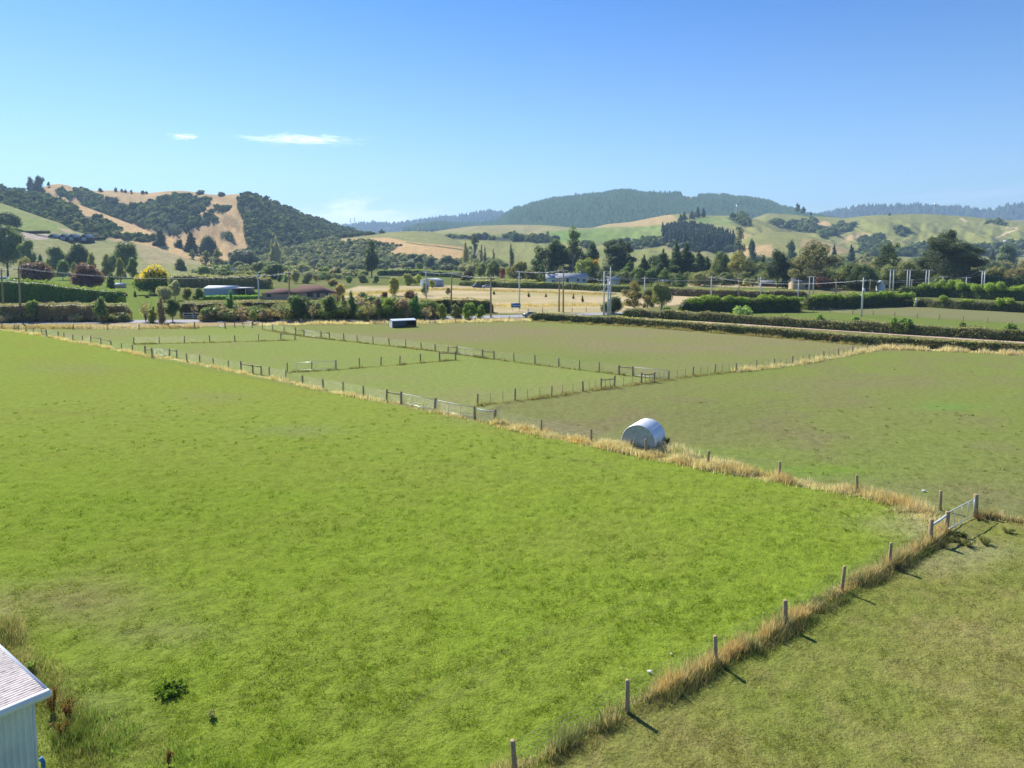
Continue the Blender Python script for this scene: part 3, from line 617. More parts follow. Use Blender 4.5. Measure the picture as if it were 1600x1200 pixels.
hedge('dark hedge with lime new growth on top, right of the brown tree beside the road', [(1062, 489, 3.2), (1150, 488, 3.6), (1249, 486.5, 3.8)], 2.8, (.045, .062, .03), rough=.3, lump=[(x, random.uniform(.5, 1.3), 2.2) for x in range(1085, 1245, 14)])
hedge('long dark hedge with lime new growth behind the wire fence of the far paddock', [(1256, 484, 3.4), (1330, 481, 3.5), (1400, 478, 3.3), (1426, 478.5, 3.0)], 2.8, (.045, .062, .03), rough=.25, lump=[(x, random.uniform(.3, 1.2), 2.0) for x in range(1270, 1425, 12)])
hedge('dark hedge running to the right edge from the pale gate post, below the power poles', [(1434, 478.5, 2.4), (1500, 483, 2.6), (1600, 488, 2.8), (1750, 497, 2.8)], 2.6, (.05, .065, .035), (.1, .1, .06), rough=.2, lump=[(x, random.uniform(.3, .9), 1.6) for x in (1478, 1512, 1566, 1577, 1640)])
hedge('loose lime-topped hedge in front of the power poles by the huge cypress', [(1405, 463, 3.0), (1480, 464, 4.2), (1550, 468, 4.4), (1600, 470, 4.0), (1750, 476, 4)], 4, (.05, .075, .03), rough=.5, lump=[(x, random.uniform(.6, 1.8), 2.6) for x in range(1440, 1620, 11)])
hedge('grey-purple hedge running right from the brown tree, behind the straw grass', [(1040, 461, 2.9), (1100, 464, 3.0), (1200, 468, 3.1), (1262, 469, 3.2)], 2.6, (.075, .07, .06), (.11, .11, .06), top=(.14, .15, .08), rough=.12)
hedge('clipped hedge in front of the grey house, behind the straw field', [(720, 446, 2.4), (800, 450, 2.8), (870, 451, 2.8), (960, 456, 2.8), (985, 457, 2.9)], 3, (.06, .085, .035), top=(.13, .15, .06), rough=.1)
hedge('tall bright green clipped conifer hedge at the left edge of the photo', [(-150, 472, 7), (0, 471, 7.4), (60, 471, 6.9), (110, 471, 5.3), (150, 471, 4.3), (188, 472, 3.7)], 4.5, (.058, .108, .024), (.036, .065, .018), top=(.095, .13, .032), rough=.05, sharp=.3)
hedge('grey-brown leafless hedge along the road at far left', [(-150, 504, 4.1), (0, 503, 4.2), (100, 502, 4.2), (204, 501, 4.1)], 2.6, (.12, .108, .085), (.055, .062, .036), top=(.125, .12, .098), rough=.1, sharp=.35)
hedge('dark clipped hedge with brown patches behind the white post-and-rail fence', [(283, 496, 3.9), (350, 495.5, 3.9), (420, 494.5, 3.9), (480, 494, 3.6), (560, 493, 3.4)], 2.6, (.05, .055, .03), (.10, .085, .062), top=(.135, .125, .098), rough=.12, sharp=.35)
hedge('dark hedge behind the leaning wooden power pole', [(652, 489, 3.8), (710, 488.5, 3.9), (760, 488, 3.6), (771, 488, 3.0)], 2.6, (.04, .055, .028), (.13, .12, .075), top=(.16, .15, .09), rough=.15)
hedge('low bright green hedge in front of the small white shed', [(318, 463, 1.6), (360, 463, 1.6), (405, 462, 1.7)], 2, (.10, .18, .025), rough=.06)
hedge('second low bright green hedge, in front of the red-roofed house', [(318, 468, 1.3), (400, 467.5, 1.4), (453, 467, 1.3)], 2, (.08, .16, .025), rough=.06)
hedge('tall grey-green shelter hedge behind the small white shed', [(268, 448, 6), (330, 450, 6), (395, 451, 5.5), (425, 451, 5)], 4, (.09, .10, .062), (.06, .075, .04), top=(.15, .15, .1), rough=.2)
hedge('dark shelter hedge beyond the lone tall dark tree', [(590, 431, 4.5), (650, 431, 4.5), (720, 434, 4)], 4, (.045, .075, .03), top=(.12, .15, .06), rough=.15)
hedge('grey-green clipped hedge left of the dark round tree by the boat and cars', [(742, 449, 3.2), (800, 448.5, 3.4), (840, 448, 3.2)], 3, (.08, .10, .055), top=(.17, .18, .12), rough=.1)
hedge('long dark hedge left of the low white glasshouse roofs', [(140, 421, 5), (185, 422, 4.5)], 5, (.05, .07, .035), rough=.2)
# ------------------------------------------------------------------ individual trees
DK = (.036, .056, .027); GR = (.06, .09, .034); OL = (.095, .105, .04); GG = (.085, .10, .06); BR = (.07, .12, .025); BL = (.05, .068, .045); BRN = (.13, .10, .06)
T = tree
T(12, 350, 418, 62, 'round', (.05, .075, .035), 'big dark green tree cut by the left edge of the photo', Y=470)
T(44, 371, 415, 30, 'round', (.07, .095, .045), 'lighter green tree just right of the big dark one at the left edge', Y=460)
T(12, 332, 357, 40, 'round', BL, 'dark tree clump standing on the green hill slope at the left edge', layer='C')
T(64, 396, 408, 15, 'bush', DK, 'small dark round bush below the hilltop house', Y=520)
T(89, 383, 408, 34, 'round', (.07, .095, .045), 'bushy green tree below the hilltop house, left of a pair', Y=505)
T(122, 378, 409, 42, 'round', DK, 'dark rounded tree below the hilltop house, right of a pair', Y=500)
T(143, 393, 412, 20, 'bush', OL, 'pale olive bush beside the dark rounded tree below the hilltop house', Y=480)
T(168, 396, 413, 24, 'bush', OL, 'light green loose bush left of the twin-crowned grey-green tree', Y=470)
T(196, 377, 414, 48, 'round', (.065, .085, .045), 'twin-crowned grey-green tree at the foot of the tan hill', Y=470)
T(98, 405, 433, 24, 'round', GR, 'green tree between the two copper beeches, further back', Y=430)
T(116, 409, 431, 14, 'round', OL, 'small olive tree right of the green tree between the copper beeches', Y=430)
T(40, 400, 420, 24, 'bush', (.12, .12, .04), 'yellowish bush above the parked vehicles', Y=430)
T(58, 409, 446, 58, 'round', (.058, .036, .034), 'copper beech with reddish-purple leaves behind the tall bright hedge', Y=330, colb=(.085, .062, .042))
T(137, 413, 455, 52, 'round', (.07, .04, .048), 'purple copper beech on the lawn above the end of the tall hedge', colb=(.1, .07, .06), Y=290)
T(172, 426, 455, 19, 'bush', DK, 'small dark green tree touching the right side of the purple copper beech', Y=292)
T(188, 401, 441, 18, 'round', OL, 'slim pale green tree left of the golden-topped tree', Y=380)
T(207, 401, 441, 22, 'round', GR, 'dark green tree just left of the golden-topped tree', Y=375)
T(240, 417, 460, 60, 'dense', (.04, .07, .022), 'round tree with golden yellow crown top and dark green sides', Y=275, tip=(.22, .19, .015), tipf=.52)
T(211, 455, 464, 7, 'cone', DK, 'tiny dark sapling alone on the left lawn')
T(229, 461, 465.5, 9, 'bush', DK, 'tiny low bush right of the sapling on the left lawn')
T(192, 455, 464, 12, 'bush', BRN, 'small brown bush at the end of the tall bright hedge', Y=255)
T(255, 447, 478, 30, 'bush', (.15, .155, .11), 'silvery grey bush above the roadside, left of the conical silver one', Y=235)
T(272, 437, 470, 22, 'round', (.15, .165, .12), 'conical silvery-leaved tree right of the golden-topped tree', Y=240)
T(291, 449, 467, 22, 'bush', OL, 'olive bush between the silver tree and the small white shed', Y=245)
T(309, 449, 467, 22, 'bush', GR, 'green bush touching the left end of the small white shed', Y=245)
T(250, 441, 452, 14, 'bush', OL, 'small bush by the base of the golden-topped tree', Y=290)
for k, (x, yt, yb, w_, kd, c, lb) in enumerate([
    (8, 478, 503, 34, 'bush', (.095, .10, .05), 'olive roadside bush at the left edge in front of the grey-brown hedge'),
    (50, 469, 503, 24, 'round', (.075, .11, .045), 'bright-crowned young tree by the road, first from the left'),
    (158, 463, 504, 27, 'round', (.055, .085, .04), 'dark green young tree by the road in front of the end of the grey-brown hedge'),
    (239, 480, 504, 14, 'col', (.085, .11, .035), 'small yellow-green columnar tree by the road below the silver bush'),
    (252, 466, 505, 14, 'col', (.095, .09, .065), 'grey-brown columnar tree by the road below the silver bush'),
    (270, 466, 503, 30, 'round', (.04, .065, .028), 'dense dark green tree left of the post-and-rail fence'),
    (361, 459, 499, 17, 'col', (.05, .10, .03), 'narrow green columnar tree standing before the dark clipped hedge'),
    (395, 484, 506, 17, 'round', (.09, .11, .05), 'small light green tree right of the narrow columnar one'),
    (464, 461, 501, 33, 'round', (.045, .075, .032), 'bushy dark green tree in front of the red-roofed house'),
    (412, 482, 502, 18, 'bush', (.07, .10, .04), 'low green bush left of the bushy tree before the red-roofed house'),
    (515, 461, 502, 28, 'round', (.042, .065, .03), 'dark tree with pale upper leaves below the right end of the red roof'),
    (537, 463, 500, 16, 'col', (.09, .105, .06), 'slender grey-green tree by the road, left of two alike'),
    (551, 458, 499, 16, 'col', (.055, .085, .04), 'slender dark green tree by the road, right of two alike'),
    (604, 465, 500, 34, 'bush', (.085, .125, .03), 'bright yellow-green shrub above the dark open shelter'),
    (622, 466, 500, 24, 'bush', (.075, .115, .035), 'mid green shrub between the yellow-green one and the dense dark column'),
    (590, 464, 501, 22, 'bush', (.10, .09, .065), 'grey-brown shrub left of the bright yellow-green one'),
    (649, 463, 501, 21, 'col', (.03, .075, .027), 'dense vivid dark green tree right above the open shelter'),
    (691, 474, 499, 22, 'bush', (.085, .12, .03), 'bright lime roadside bush, leftmost of the four near the bend'),
    (713, 475, 500, 23, 'bush', (.07, .085, .04), 'darker rounded bush in the middle of the lime roadside bushes'),
    (733, 472, 499, 30, 'bush', (.07, .115, .025), 'large lime green bush behind the darker rounded roadside bush'),
    (751, 475, 499, 20, 'bush', (.08, .125, .03), 'lime bush nearest to the roadside pole, right end of its group')]):
    T(x, yt, yb, w_, kd, c, lb, name='tree' if kd != 'bush' else 'shrub', cat='tree' if kd != 'bush' else 'shrub')
bare(228, 468, 503, 26, 'thin bare multi-stemmed shrub by the road left of the yellow-green column')
bare(440, 478, 503, 36, 'brown twiggy shrub by the road left of the bushy dark tree')
bare(576, 466, 503, 32, 'brown twiggy shrub by the road right of the two slender trees')
bare(667, 480, 503, 22, 'brown twiggy shrub right of the dense vivid green tree')
bare(378, 478, 504, 20, 'brown twiggy shrub right of the narrow columnar tree')
bare(305, 476, 498, 18, 'bare shrub at the left end of the post-and-rail fence')
bare(489, 474, 503, 20, 'bare twiggy shrub below the windows of the red-roofed house')
# hill foot and valley trees, left half
T(253, 354, 393, 26, 'round', (.035, .05, .035), 'tall dark tree at the foot of the tan hill, left of the row', Y=830, layer=None)
T(300, 359, 400, 34, 'cone', (.035, .05, .036), 'dark conifer with a pointed top at the foot of the tan hill', Y=820)
T(327, 366, 398, 34, 'round', (.04, .058, .045), 'broad dark tree right of the pointed conifer at the hill foot', Y=830)
T(282, 371, 397, 22, 'round', (.035, .05, .035), 'dark tree between the tall one and the pointed conifer at the hill foot', Y=835)
T(302, 390, 413, 18, 'euc', (.075, .09, .05), 'thin-crowned gum tree below the pointed conifer', Y=640)
T(322, 391, 413, 22, 'euc', (.08, .085, .055), 'second thin gum tree, right of the first below the tan hill', Y=640)
T(340, 388, 413, 24, 'euc', (.07, .085, .045), 'rightmost thin gum tree below the tan hill', Y=630)
T(434, 374, 410, 13, 'col', (.13, .14, .09), 'pale poplar against the dark bush slope', Y=760)
T(427, 380, 410, 11, 'col', (.12, .13, .085), 'shorter pale poplar left of the pale poplar', Y=760)
T(581, 375, 432, 33, 'pine', (.035, .052, .03), 'lone tall dark tree in front of the scrubby spur', Y=480)
T(581, 390, 432, 28, 'round', (.04, .06, .032), 'dense lower tree under the lone tall dark tree', Y=482)
T(728, 381, 424, 13, 'col', (.13, .13, .07), 'pale poplar left of the tall grey-green gum', Y=640)
T(741, 364, 420, 24, 'euc', (.05, .06, .042), 'tall grey-green gum right of the pale poplar', Y=680)
T(752, 383, 420, 7, 'col', (.12, .12, .08), 'thin pale poplar, left one of a close pair', Y=690)
T(757.5, 385, 420, 6, 'col', (.10, .11, .065), 'thin poplar, right one of a close pair', Y=690)
T(771, 391, 420, 6, 'col', (.12, .12, .07), 'single thin poplar between the close pair and the darker column', Y=700)
T(799, 384, 418, 9, 'col', (.07, .08, .04), 'darker columnar tree left of the big dark grove', Y=690)
T(731, 420, 446, 23, 'round', (.045, .05, .035), 'dark round-crowned tree on a short trunk left of the clipped hedge')
T(771, 405, 440, 30, 'round', (.085, .105, .05), 'light green tree behind the dark round-crowned tree', Y=440)
T(752, 410, 438, 22, 'round', (.09, .105, .05), 'olive tree behind and left of the light green tree', Y=450)
T(785, 418, 443, 12, 'round', (.13, .055, .03), 'orange-red autumn tree beside the light green tree', Y=400)
T(797, 416, 441, 22, 'round', (.13, .14, .04), 'yellow-green tree right of the orange-red tree', Y=420)
T(813, 408, 441, 30, 'round', (.085, .09, .035), 'yellowing tree left of the brown-green round one by the grey house', Y=415)
T(828, 422, 444, 24, 'round', (.085, .085, .04), 'brown-green rounded tree left of the grey house', Y=380)
T(847, 408, 440, 13, 'cone', (.05, .075, .04), 'slim conical tree behind the grey house, left of two', Y=400)
T(856, 407, 440, 12, 'cone', (.055, .08, .04), 'slim conical tree behind the grey house, right of two', Y=405)
T(843, 384, 440, 44, 'euc', (.032, .052, .026), 'left rounded mass of the big dark grove behind the grey house', Y=440)
T(870, 372, 440, 46, 'round', (.038, .058, .028), 'middle tree of the big dark grove behind the grey house', Y=445)
T(895, 353, 440, 40, 'euc', (.045, .068, .03), 'tallest gum of the big dark grove behind the grey house', Y=440)
T(903, 385, 442, 44, 'round', (.036, .055, .028), 'dense lower tree below the tallest gum of the grove', Y=450)
T(925, 376, 440, 30, 'round', (.036, .056, .028), 'dark tree at the right end of the big dark grove', Y=455)
T(915, 405, 443, 46, 'dense', (.085, .115, .035), 'rounded green tree with a golden patch on its upper right, behind the grey house', Y=385, colb=(.12, .13, .04))
T(929, 404, 424, 22, 'dense', (.22, .15, .02), 'golden crown patch rising behind the rounded green tree', Y=386)
T(965, 369, 443, 60, 'mac', (.036, .05, .034), 'wide spiky-topped dark cypress right of the golden patch', Y=430)
T(984, 406, 445, 38, 'cone', (.055, .085, .035), 'fresh green conifer in front of the spiky-topped cypress', Y=390)
for k, (x, yt, w_, c, lb) in enumerate([(1006, 398, 22, DK, 'first dark conifer of the row right of the spiky cypress'), (1021, 404, 18, GR, 'short greener conifer in the dark conifer row'),
    (1036, 389, 22, DK, 'dark conifer left of the tallest one in the conifer row'), (1056, 376, 26, DK, 'tallest dark conifer of the row, left of two pointed tops'), (1072, 378, 24, DK, 'second tallest dark conifer of the row, right of two pointed tops'),
    (1092, 389, 24, (.04, .062, .034), 'dark conifer with rounded top near the right end of the row'), (1105, 401, 18, DK, 'last dark conifer of the row, before the tall green pair'), (1083, 398, 20, DK, 'dark conifer between the pointed pair and the rounded top'), (1046, 405, 22, GR, 'green conifer in front of the left pointed top')]):
    T(x, yt, 443, w_*1.55, 'cone', c, lb, Y=395+random.uniform(-15, 25))
for x, yt, w_, lb in [(1028, 398, 46, 'dark backing tree behind the left part of the conifer row'), (1064, 394, 50, 'dark backing tree behind the two pointed conifers'), (1096, 400, 40, 'dark backing tree behind the right part of the conifer row'), (1184, 408, 40, 'dark backing tree left of the broad dark tree')]:
    T(x, yt, 443, w_, 'round', (.036, .056, .03), lb, Y=450)
T(1000, 418, 448, 24, 'round', GR, 'green tree low in front of the first dark conifer', Y=350)
T(1018, 420, 448, 24, 'round', (.05, .08, .035), 'darker green tree low in front of the short greener conifer', Y=348)
T(1038, 418, 448, 22, 'round', GR, 'green tree low in front of the conifer row, third from left', Y=346)
T(1062, 424, 451, 26, 'cone', (.055, .08, .04), 'small spreading conifer in front of the pointed pair', Y=325)
T(1127, 392, 444, 36, 'round', (.07, .095, .04), 'tall green tree left of the olive gum', Y=400)
T(1155, 393, 445, 46, 'euc', (.115, .12, .05), 'big olive-yellow gum tree with clumpy crown', Y=390)
T(1152, 405, 445, 40, 'round', (.055, .07, .035), 'dark tree behind the clumpy olive gum', Y=405)
T(1181, 402, 444, 24, 'cone', DK, 'dark conifer between the olive gum and the huge dark tree', Y=430)
T(1192, 399, 444, 18, 'cone', DK, 'pointed conifer just left of the broad dark tree', Y=430)
T(1215, 388, 453, 38, 'round', (.034, .05, .03), 'broad dark tree left of the large brown-tinged gum', Y=330)
T(1270, 375, 455, 78, 'euc', (.068, .078, .048), 'large brown-tinged gum with open crown above the poles', Y=320, colb=(.09, .082, .058))
T(1262, 400, 454, 50, 'round', (.065, .075, .042), 'lower dense tree under the large brown-tinged gum', Y=330)
T(1235, 374, 400, 20, 'round', (.06, .085, .065), 'hazy blue-green tree on the flat beyond the large gum', Y=760)
T(1287, 432, 456, 32, 'round', (.05, .027, .03), 'dark maroon tree right of the large brown-tinged gum', Y=305)
T(1320, 417, 455, 34, 'round', (.095, .11, .05), 'olive tree right of the maroon tree', Y=320)
T(1350, 413, 458, 44, 'round', (.045, .065, .034), 'dark green tree left of the small white gable', Y=300)
T(1380, 380, 445, 42, 'pine', (.04, .058, .03), 'open-branched pine left of the huge cypress', Y=350)
T(1395, 380, 440, 30, 'pine', (.042, .06, .03), 'second open-branched pine touching the huge cypress', Y=355)
T(1392, 415, 457, 40, 'round', (.08, .10, .045), 'green tree behind the leftmost H-shaped pole', Y=310)
T(1420, 408, 456, 44, 'round', (.075, .088, .04), 'olive-green tree at the left foot of the huge cypress', Y=305)
T(1488, 358, 457, 104, 'mac', (.033, .047, .03), 'huge dark cypress with spiky top, tallest tree on the right', Y=300, size=.42)
T(1468, 380, 457, 60, 'mac', (.04, .056, .036), 'left flank tree merging with the huge cypress', Y=306)
T(1555, 418, 459, 38, 'round', (.085, .095, .05), 'olive tree right of the huge cypress', Y=310)
T(1588, 420, 461, 44, 'round', (.08, .075, .045), 'brownish tree at the right edge above the lime-topped hedge', Y=300)
T(1592, 418, 430, 26, 'bush', (.2, .145, .02), 'strip of yellow autumn tree at the right edge', Y=330)
T(1572, 381, 415, 34, 'round', (.06, .085, .06), 'hazy green tree on the slope right of the huge cypress', Y=620)
T(1550, 388, 405, 16, 'cone', (.04, .06, .045), 'hazy dark conifer left of the hazy green tree on the slope', Y=760)
T(1329, 381, 407, 17, 'cone', (.035, .055, .045), 'hazy dark conifer on the flat behind the gum, right of two', Y=800)
T(1302, 381, 404, 13, 'cone', (.04, .06, .05), 'hazy dark conifer on the flat behind the gum, left of two', Y=820)
T(1155, 354, 395, 22, 'pine', (.04, .058, .04), 'tall bare-stemmed pine below the pine plantation', Y=760)
T(1174, 372, 395, 16, 'round', (.045, .065, .05), 'shorter round tree right of the tall bare-stemmed pine', Y=765)
T(992, 438, 490, 46, 'euc', (.10, .088, .055), 'brown-green tree with dark stems right of the three clustered poles', Y=188, colb=(.08, .085, .045))
T(958, 464, 491, 40, 'bush', (.05, .065, .035), 'dark bush behind the three clustered poles', Y=186)
T(1034, 440, 489, 44, 'round', (.085, .10, .05), 'grey-green willow-like tree behind the pole with double crossarms', Y=190)
T(1013, 450, 490, 24, 'round', (.07, .08, .045), 'dark green tree between the brown-green tree and the willow-like one', Y=195)
# mid valley shrubs, left half
for k, (x, yt, yb, w_, kd, c, lb) in enumerate([
    (283, 402, 430, 20, 'round', (.075, .09, .05), 'grey-green tree behind the golden-topped tree, first right of it'), (262, 399, 424, 22, 'bush', (.08, .095, .05), 'bush below the tan slope left of the first gum'),
    (318, 415, 434, 30, 'bush', (.10, .13, .05), 'light green bush above the tall grey-green shelter hedge'), (345, 420, 436, 26, 'bush', (.075, .10, .045), 'green bush right of the light green one above the shelter hedge'),
    (372, 408, 424, 24, 'bush', (.05, .07, .04), 'dark bush right of the grey farm roofs'), (400, 410, 432, 34, 'bush', (.075, .09, .045), 'broad grey-green bush in the middle distance left of the small cone tree'),
    (388, 425, 442, 26, 'bush', (.09, .105, .05), 'olive bush right above the small white shed'), (430, 412, 436, 36, 'bush', (.06, .08, .045), 'dark broad bush behind the red-roofed house, left side'),
    (436, 425, 440, 9, 'cone', (.04, .075, .035), 'small dark cone tree behind the red roof, left one'), (446, 428, 441, 9, 'cone', (.07, .11, .035), 'small lighter cone tree behind the red roof, right one'),
    (461, 420, 443, 20, 'bush', (.13, .14, .085), 'pale shrub behind the wooden pole by the red roof'), (480, 424, 443, 24, 'bush', (.10, .115, .07), 'grey-green shrub behind the ridge of the red roof'),
    (505, 424, 437, 20, 'bush', (.07, .12, .05), 'bright green shrub behind the right slope of the red roof'), (527, 417, 433, 18, 'bush', (.075, .085, .065), 'greyish rounded bush left of the lone tall tree, farther back'),
    (519, 436, 447, 18, 'bush', (.10, .09, .04), 'yellowing shrub at the right end of the red roof'), (530, 442, 466, 22, 'bush', (.16, .135, .06), 'olive-yellow shrub beside the right wall of the red-roofed house'),
    (545, 431, 442, 16, 'bush', (.06, .11, .035), 'fresh green shrub beyond the yellowing ones'), (566, 428, 442, 20, 'bush', (.09, .11, .06), 'pale green shrub below the lone tall tree'),
    (587, 430, 443, 13, 'dense', (.07, .10, .05), 'neat rounded shrub right of the lone tall tree base'), (615, 432, 462, 26, 'bush', (.12, .13, .045), 'olive-yellow bush standing in the straw grass'),
    (637, 427, 446, 22, 'bush', (.12, .135, .035), 'yellow-green bush left of the blue and white shed, left one'), (652, 428, 446, 18, 'bush', (.14, .17, .045), 'yellow-green bush left of the blue and white shed, right one'),
    (675, 437, 450, 13, 'dense', (.14, .15, .035), 'rounded olive bush touching the blue and white shed'), (664, 440, 462, 18, 'bush', (.075, .10, .045), 'bush around the foot of the grey pole near the shed'),
    (700, 449, 460, 10, 'bush', (.085, .09, .05), 'small bush in the straw field beside the leaning pole'), (640, 454, 468, 24, 'bush', (.10, .068, .05), 'reddish flowering shrub behind the yellow-green roadside shrub'),
    (600, 456, 467, 14, 'bush', (.08, .042, .036), 'small dark red shrub left of the reddish flowering one'), (565, 456, 470, 24, 'bush', (.06, .08, .04), 'dark shrub behind the slender dark roadside tree'),
    (548, 412, 424, 24, 'bush', (.08, .09, .06), 'grey scrub bush at the foot of the scrubby spur'), (655, 398, 418, 18, 'round', (.05, .065, .055), 'bluish tree below the tan strip, first of the line'),
    (672, 401, 421, 20, 'round', (.05, .07, .055), 'bluish tree below the tan strip, second of the line'), (692, 403, 421, 18, 'round', (.075, .095, .07), 'paler tree below the tan strip, third of the line'),
    (712, 405, 421, 18, 'round', (.075, .085, .05), 'olive tree below the tan strip, fourth of the line'), (643, 408, 420, 22, 'bush', (.05, .065, .055), 'low bluish bush left of the line of trees below the tan strip'),
    (385, 391, 409, 44, 'bush', (.05, .065, .055), 'broad bluish bush at the right foot of the tan hill'), (365, 396, 409, 24, 'bush', (.05, .068, .05), 'bluish bush left of the broad one at the foot of the tan hill'),
    (700, 398, 408, 30, 'bush', (.055, .07, .05), 'hazy scrub clump behind the bluish line of trees'),
    (1105, 428, 446, 14, 'bush', (.11, .13, .06), 'small light bush in front of the last dark conifer'), (1180, 430, 446, 26, 'bush', (.05, .07, .04), 'dark shrubbery below the conifer left of the broad dark tree'),
    (1230, 432, 450, 24, 'bush', (.045, .06, .035), 'dark shrub below the broad dark tree'), (1165, 436, 447, 12, 'bush', (.19, .20, .06), 'small yellow-green bush below the clumpy olive gum')]):
    flat = YH+F*H/ (F*H/(yb-YH)) if yb > YH else None
    T(x, yt, yb, w_, kd, c, lb, name='shrub' if kd in ('bush', 'dense') else 'tree', cat='shrub' if kd in ('bush', 'dense') else 'tree', Y=G(x, max(yb, 421))[1])
for x, yt, yb, lb in [(772, 454, 460, 'lone dark sapling in the straw field, left of the signboard pole'), (826, 457, 464, 'dark sapling in the straw field right of the signboard pole'), (853, 459, 464, 'smallest sapling of the straw field'),
                      (896, 459, 467, 'sapling in the straw field right of the paired poles'), (910, 462, 472, 'pointed sapling in the straw field, rightmost of four')]:
    T(x, yt, yb, 5.5, 'cone', (.07, .075, .035), lb, size=.25)
for x, yt, yb, w_, lb, c in [(1043, 479, 497, 24, 'first lime bush in the shaggy hedge beside the track', BR), (1160, 480, 504, 40, 'wide pale green bush in the shaggy hedge', (.12, .18, .07)), (1226, 490, 509, 18, 'dull green bush in the shaggy hedge right of the wide pale one', (.1, .13, .05)),
                          (1281, 490, 513, 22, 'upright green bush in the shaggy hedge', (.085, .14, .04)), (1337, 494, 516, 26, 'dark-based green bush in the hedge below the concrete pole', (.075, .13, .035)), (1396, 496, 521, 22, 'lime bush in the hedge, left half of the widest clump', BR),
                          (1415, 497, 522, 26, 'green bush in the hedge, right half of the widest clump', (.07, .12, .035)), (1503, 501, 526, 16, 'small pointed bush in the hedge near the right', (.07, .10, .035)), (1574, 504, 531, 32, 'rounded bush in the hedge nearest to the right edge', (.07, .11, .035))]:
    T(x, yt, yb, w_, 'bush', c, lb, name='shrub', cat='shrub')
# skyline and hill trees
for x, yt, yb, w_, kd, lb, ly in [(50, 275, 303, 16, 'bush', 'left one of the two tall pines on the hill crest at far left', 'A'), (62, 273, 303, 20, 'bush', 'right and larger one of the two tall pines on the hill crest at far left', 'A'), (76, 284, 292, 5, 'round', 'tiny tree right of the tall hilltop pines', 'A'),
    (156, 294, 300, 9, 'bush', 'low dark tree on the skyline of the tan hill, leftmost', 'A'), (180, 292.5, 299, 6, 'bush', 'small skyline tree on the tan hill, left of a pair', 'A'), (190, 295, 300, 5, 'bush', 'left tree of the skyline pair on the tan hill', 'A'), (196, 296, 301, 5, 'bush', 'right tree of the skyline pair on the tan hill', 'A'),
    (203.5, 296.5, 302, 4.5, 'bush', 'small skyline tree right of the pair on the tan hill', 'A'), (222, 297.5, 303, 7, 'bush', 'round skyline tree on the tan hill, left of the rounded summit', 'A'), (230, 299, 303, 5, 'bush', 'tiny skyline tree just left of the rounded summit', 'A'),
    (312, 297, 303, 16, 'bush', 'wide dark clump on the skyline right of the rounded summit', 'A'), (345, 300, 306, 13, 'bush', 'second dark clump on the skyline beside the start of the bush slope', 'A'),
    (1245, 316.5, 334, 9, 'round', 'tall hazy tree on the skyline notch, left of two', 'R'), (1254, 322.5, 337, 9, 'round', 'shorter hazy tree on the skyline notch, right of two', 'R'), (1266, 331, 338, 4, 'round', 'tiny hazy tree right of the two skyline trees', 'R'),
    (1391, 322+10, 336.5, 5, 'bush', 'tiny tree on the ridge of the right pastoral hill', 'R'),
    (1090, 323, 340, 12, 'cone', 'tallest pine of the clump on the green ridge', 'M'), (1100, 325, 339, 9, 'cone', 'right-hand pine of the clump on the green ridge', 'M'), (1080, 329, 342, 12, 'cone', 'middle pine of the clump on the green ridge', 'M'), (1070, 331, 344, 11, 'cone', 'left pine of the clump on the green ridge', 'M'), (1063, 335, 346, 10, 'cone', 'lowest left pine of the clump on the green ridge', 'M'),
    (856, 361.5, 365.5, 4, 'bush', 'single tiny tree on the far green slope above the big grove', 'M')]:
    c = (.034, .05, .036)
    T(x, yt, yb, w_, kd, c, lb, layer=ly)
